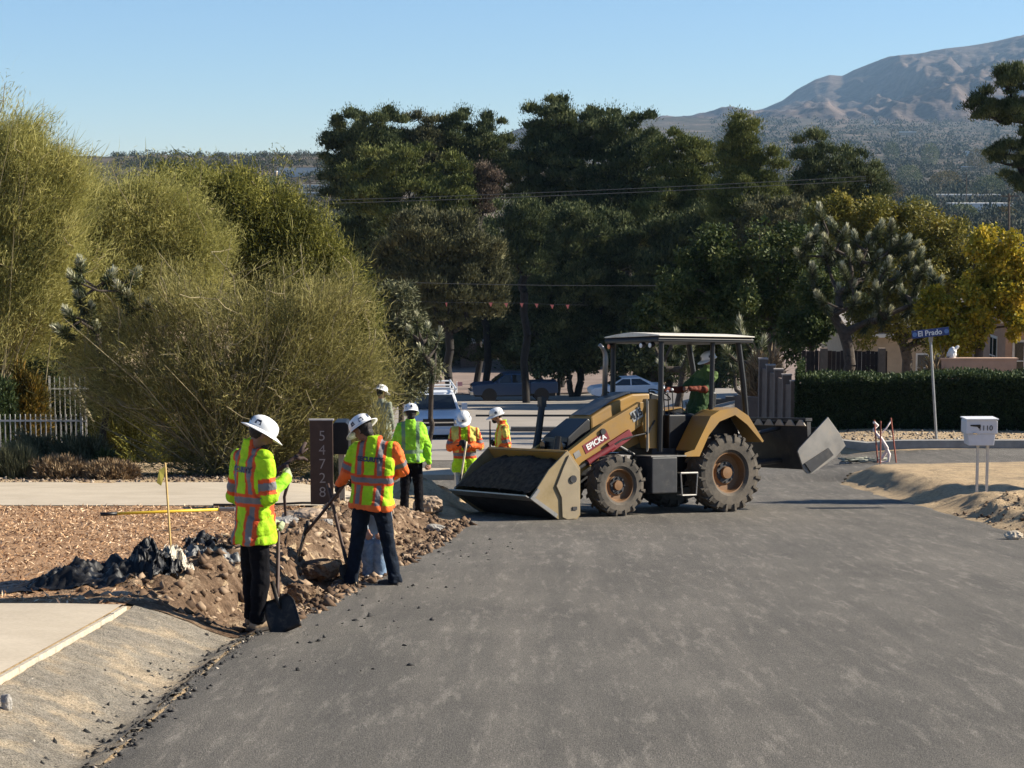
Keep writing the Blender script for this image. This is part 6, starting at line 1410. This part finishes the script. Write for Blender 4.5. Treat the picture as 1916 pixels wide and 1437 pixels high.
def ridge(x, y, s): 
    v = 0; a = 1; f = 1
    for k in range(5): v += a * (1 - abs(noise.noise(Vector((x * f, y * f, s + k)))) * 2); a *= .5; f *= 2.05
    return v
def mountain(tt, Y):
    crest = (330 - lerp_table(SKY, tt * F + CX)) / F * 8200
    base = 117 if tt > .05 else lerp_table([(-.5, 10), (0, 60), (.05, 117)], tt); u = (Y - 4700) / 3500
    prof = min(1, max(0, u)) ** .85
    z = base + (crest - base) * prof; amp = max(0, crest - base) * .25 * math.sin(PI * min(1, max(0, u))) ** .8 
    z += amp * (ridge(tt * 15 + u * 1.3, u * 1.6, 3.3) - 1.15) + amp * .22 * (ridge(tt * 60 + u * 2, u * 5.0, 8.3) - 1.15) + 6 * (u > 0) * (1 - u) * fbm(tt * 90, u * 14)
    if u > 1: z = crest - (u - 1) * 400
    return z
t = NT('mountain_rock'); n1 = t.noise(.004, 7, rough=.7); c = t.ramp(n1, [(0.35, (0.065, 0.052, 0.044)), (0.65, (0.17, 0.13, 0.11))]); n2 = t.noise(.03, 5); c = t.mix(1.0, c, t.ramp(n2, [(0.35, (.65,) * 3), (0.65, (1.1,) * 3)]), 'MULTIPLY'); t.bump(n2, .8, 12.0); M_mtn = t.done(c, 1.0, spec=.03)
fan('mountain', mountain, list(np.linspace(4650, 8700, 150)), list(np.linspace(-.1, .40, 420)), M_mtn)
# scrub and trees of the valley: one mass
rr = np.random.default_rng(200); P = []; Ls = []; Tn = []; Dn = []
for k in range(6500):
    Y = 270 * (5200 / 270) ** (rr.random() ** .8); tt = rr.uniform(.10, .30) if rr.random() < .72 else rr.uniform(-.20, -.07)
    h = rr.uniform(2.0, 7.5 if tt > 0 else 4.5) * (1.0 if Y < 2500 else 1.4); z = valley(tt, Y) - .3; w_ = h * rr.uniform(.5, 1.3); m = 130 if Y < 900 else (60 if Y < 2000 else 22); d = rr.normal(size=(m, 3)); d /= np.linalg.norm(d, axis=1)[:, None]; d[:, 2] = np.abs(d[:, 2])
    P.append(np.array((tt * Y, Y, z)) + d * np.array((w_, w_, h)) * (.35 + .65 * rr.random(m) ** .5)[:, None]); Ls += [h * (.20 if m > 100 else .30 if m > 50 else .5)] * m; Tn.append(np.clip(rr.random() * .7 + rr.random(m) * .3, 0, 1)); Dn.append(d + np.array((0, 0, .5)) + rr.normal(size=(m, 3)) * .4)
o = blades('distant_scrub', np.concatenate(P), np.concatenate(Dn), np.array(Ls), np.array(Ls) * .55, np.concatenate(Tn), leafmat('distant_foliage', (0.020, 0.030, 0.015), (0.045, 0.052, 0.030), (0.12, 0.09, 0.06), .8, .05), None, rr)
props(o, 'mass of trees and scrub covering the valley toward the mountain', kind='stuff')
def sit(px, row):
    best = 400
    for Y in np.geomspace(380, 4600, 160):
        c = at(px, row, Y)
        if c.z <= valley(c.x / Y, Y) : best = Y; break
        best = Y
    return best
# far houses, one by one
for k, (px, py, w, h, Y, lb) in enumerate([
    (1840, 392, 110, 22, 520, 'long low house with pale roof edge below the right pine'),
    (1815, 372, 120, 12, 640, 'flat white-roofed house above the long low one'),
    (1822, 290, 26, 8, 1500, 'small bright house roof at mid distance, right of the dark round tree'),
    (1700, 250, 30, 5, 2600, 'white shed roof near the mountain foot'),
    (1640, 212, 8, 5, 4000, 'tiny white building at the foot of the mountain'),
    (1815, 315, 26, 6, 1200, 'light roof between valley trees at the right'),
    (565, 322, 90, 14, 900, 'long white building on the left hillside'),
    (515, 328, 5, 14, 880, 'narrow white block left of the long white building'),
    (600, 356, 70, 6, 620, 'pale roof just above the dark olive tree'),
    (585, 370, 60, 8, 560, 'lowest white roof peeping over the dark olive tree')]):
    Y = sit(px, py + h * .6); s = Y / F; c = at(px, py, Y); g = valley(c.x / Y, Y); z1_ = g + max(2.2, h * s)
    house('far_house', c.x - w * s / 2, c.x + w * s / 2, Y, Y + max(4, w * s * .6), min(g, z1_ - 2.5), z1_, M_stucco2 if k % 2 else M_trim, M_trim, lb, roof_h=max(.4, 1.6 * s), over=.4 * s, group='houses in the valley',
          wins=[(w * s * .3, max(1.2, (z1_ - g) * .5), 1.4, 1.1, 'f'), (w * s * .7, max(1.2, (z1_ - g) * .5), 1.4, 1.1, 'f')] if Y < 1000 and w > 20 else ())
for px, top, bot, Y, lb in [(1888, 362, 420, 260, 'timber utility pole near the right edge above the autumn tree'), (1808, 322, 365, 520, 'distant utility pole left of the right pine'), (580, 336, 372, 560, 'thin utility pole on the left hillside'), (504, 284, 300, 1300, 'tiny mast on the left skyline')]:
    A = at(px, top, Y); B = at(px, bot + 12, Y); b = MB(); r_ = .14 if Y < 700 else .3; b.path([Vector((0, 0, 0)), A - B], r_, 6); o_ = empty('utility_pole', B, label=lb, cat='pole'); b.build('pole', M_bark, o_); b = MB(); q = A - B; b.box((0, 0, q.z * .93), (2.2, .15, .15)); b.build('crossarm', M_bark, o_)
for k, (px, py, w, h, Y) in enumerate([(1830, 300, 40, 44, 1100), (1668, 285, 30, 40, 1200), (1740, 290, 34, 46, 1150), (1770, 340, 60, 40, 650), (1850, 350, 60, 44, 600), (1700, 330, 50, 44, 620), (1660, 360, 60, 50, 430), (1900, 320, 50, 60, 500), (500, 350, 60, 40, 620), (450, 330, 60, 40, 700), (1720, 385, 70, 40, 380), (1800, 400, 60, 34, 330), (1880, 405, 50, 34, 320)]):
    Y = min(2500, sit(px, py + h * .45)); s = Y / F; c = at(px, py, Y); g = valley(c.x / Y, Y); rr = np.random.default_rng(300 + k); n = 2600; d = unit(rr.normal(size=(n, 3))); top_ = c.z + h * s / 2 - g
    P = d * np.array((w * s / 2, w * s / 2, max(1.5, h * s / 2))) * (.4 + .6 * rr.random(n) ** .5)[:, None] + np.array((0, 0, max(1.5, top_ - h * s / 2)))
    e = empty('valley_tree', (c.x, Y, g), label='rounded tree in the valley below the mountain', cat='tree', group='round trees standing out in the valley')
    blades('crown', P, d + rr.normal(size=(n, 3)) * .6, .7 + .5 * s * 2, .35 + .2 * s * 2, np.clip(rr.random(n) * .8 + .1 * (k % 3), 0, 1), M_pine if k % 3 else M_orange_bush, e, rr); b = MB(); b.tube((0, 0, -.5), (0, 0, max(1.5, top_ - h * s * .5)), .3, .15); b.build('trunk', M_bark, e)

# ------------------------------------------------------------------ desert air
zt, zb_ = 700.0, -45.0
b = MB(); b.box((0, 4480, (zt + zb_) / 2), (9600, 9040, zt - zb_))
m = bpy.data.materials.new('desert_air'); m.use_nodes = True; n_ = m.node_tree; n_.nodes.remove(n_.nodes['Principled BSDF'])
pv = n_.nodes.new('ShaderNodeVolumePrincipled'); pv.inputs['Color'].default_value = (0.42, 0.65, 0.92, 1); pv.inputs['Density'].default_value = HAZE; pv.inputs['Anisotropy'].default_value = 0.1
n_.links.new(pv.outputs[0], n_.nodes['Material Output'].inputs['Volume'])
hz = b.build('haze', m); hz['kind'] = 'stuff'

if 'DEBUG' in globals():
    bpy.context.view_layer.update()
    def lo(o):
        zs = [min((o.matrix_world @ Vector(c)).z for c in o.bound_box)] if o.type == 'MESH' else []
        for c in o.children: zs.append(lo(c))
        return min(zs) if zs else 1e9
    for o in SC.objects:
        if o.parent is None and 'category' in o and o.location.y < 140:
            d = lo(o) - ground(o.location.x, o.location.y)
            if d > .06 or d < -1.0: print('GAP', o.name, round(d, 2), [round(v, 1) for v in o.location], o['label'])
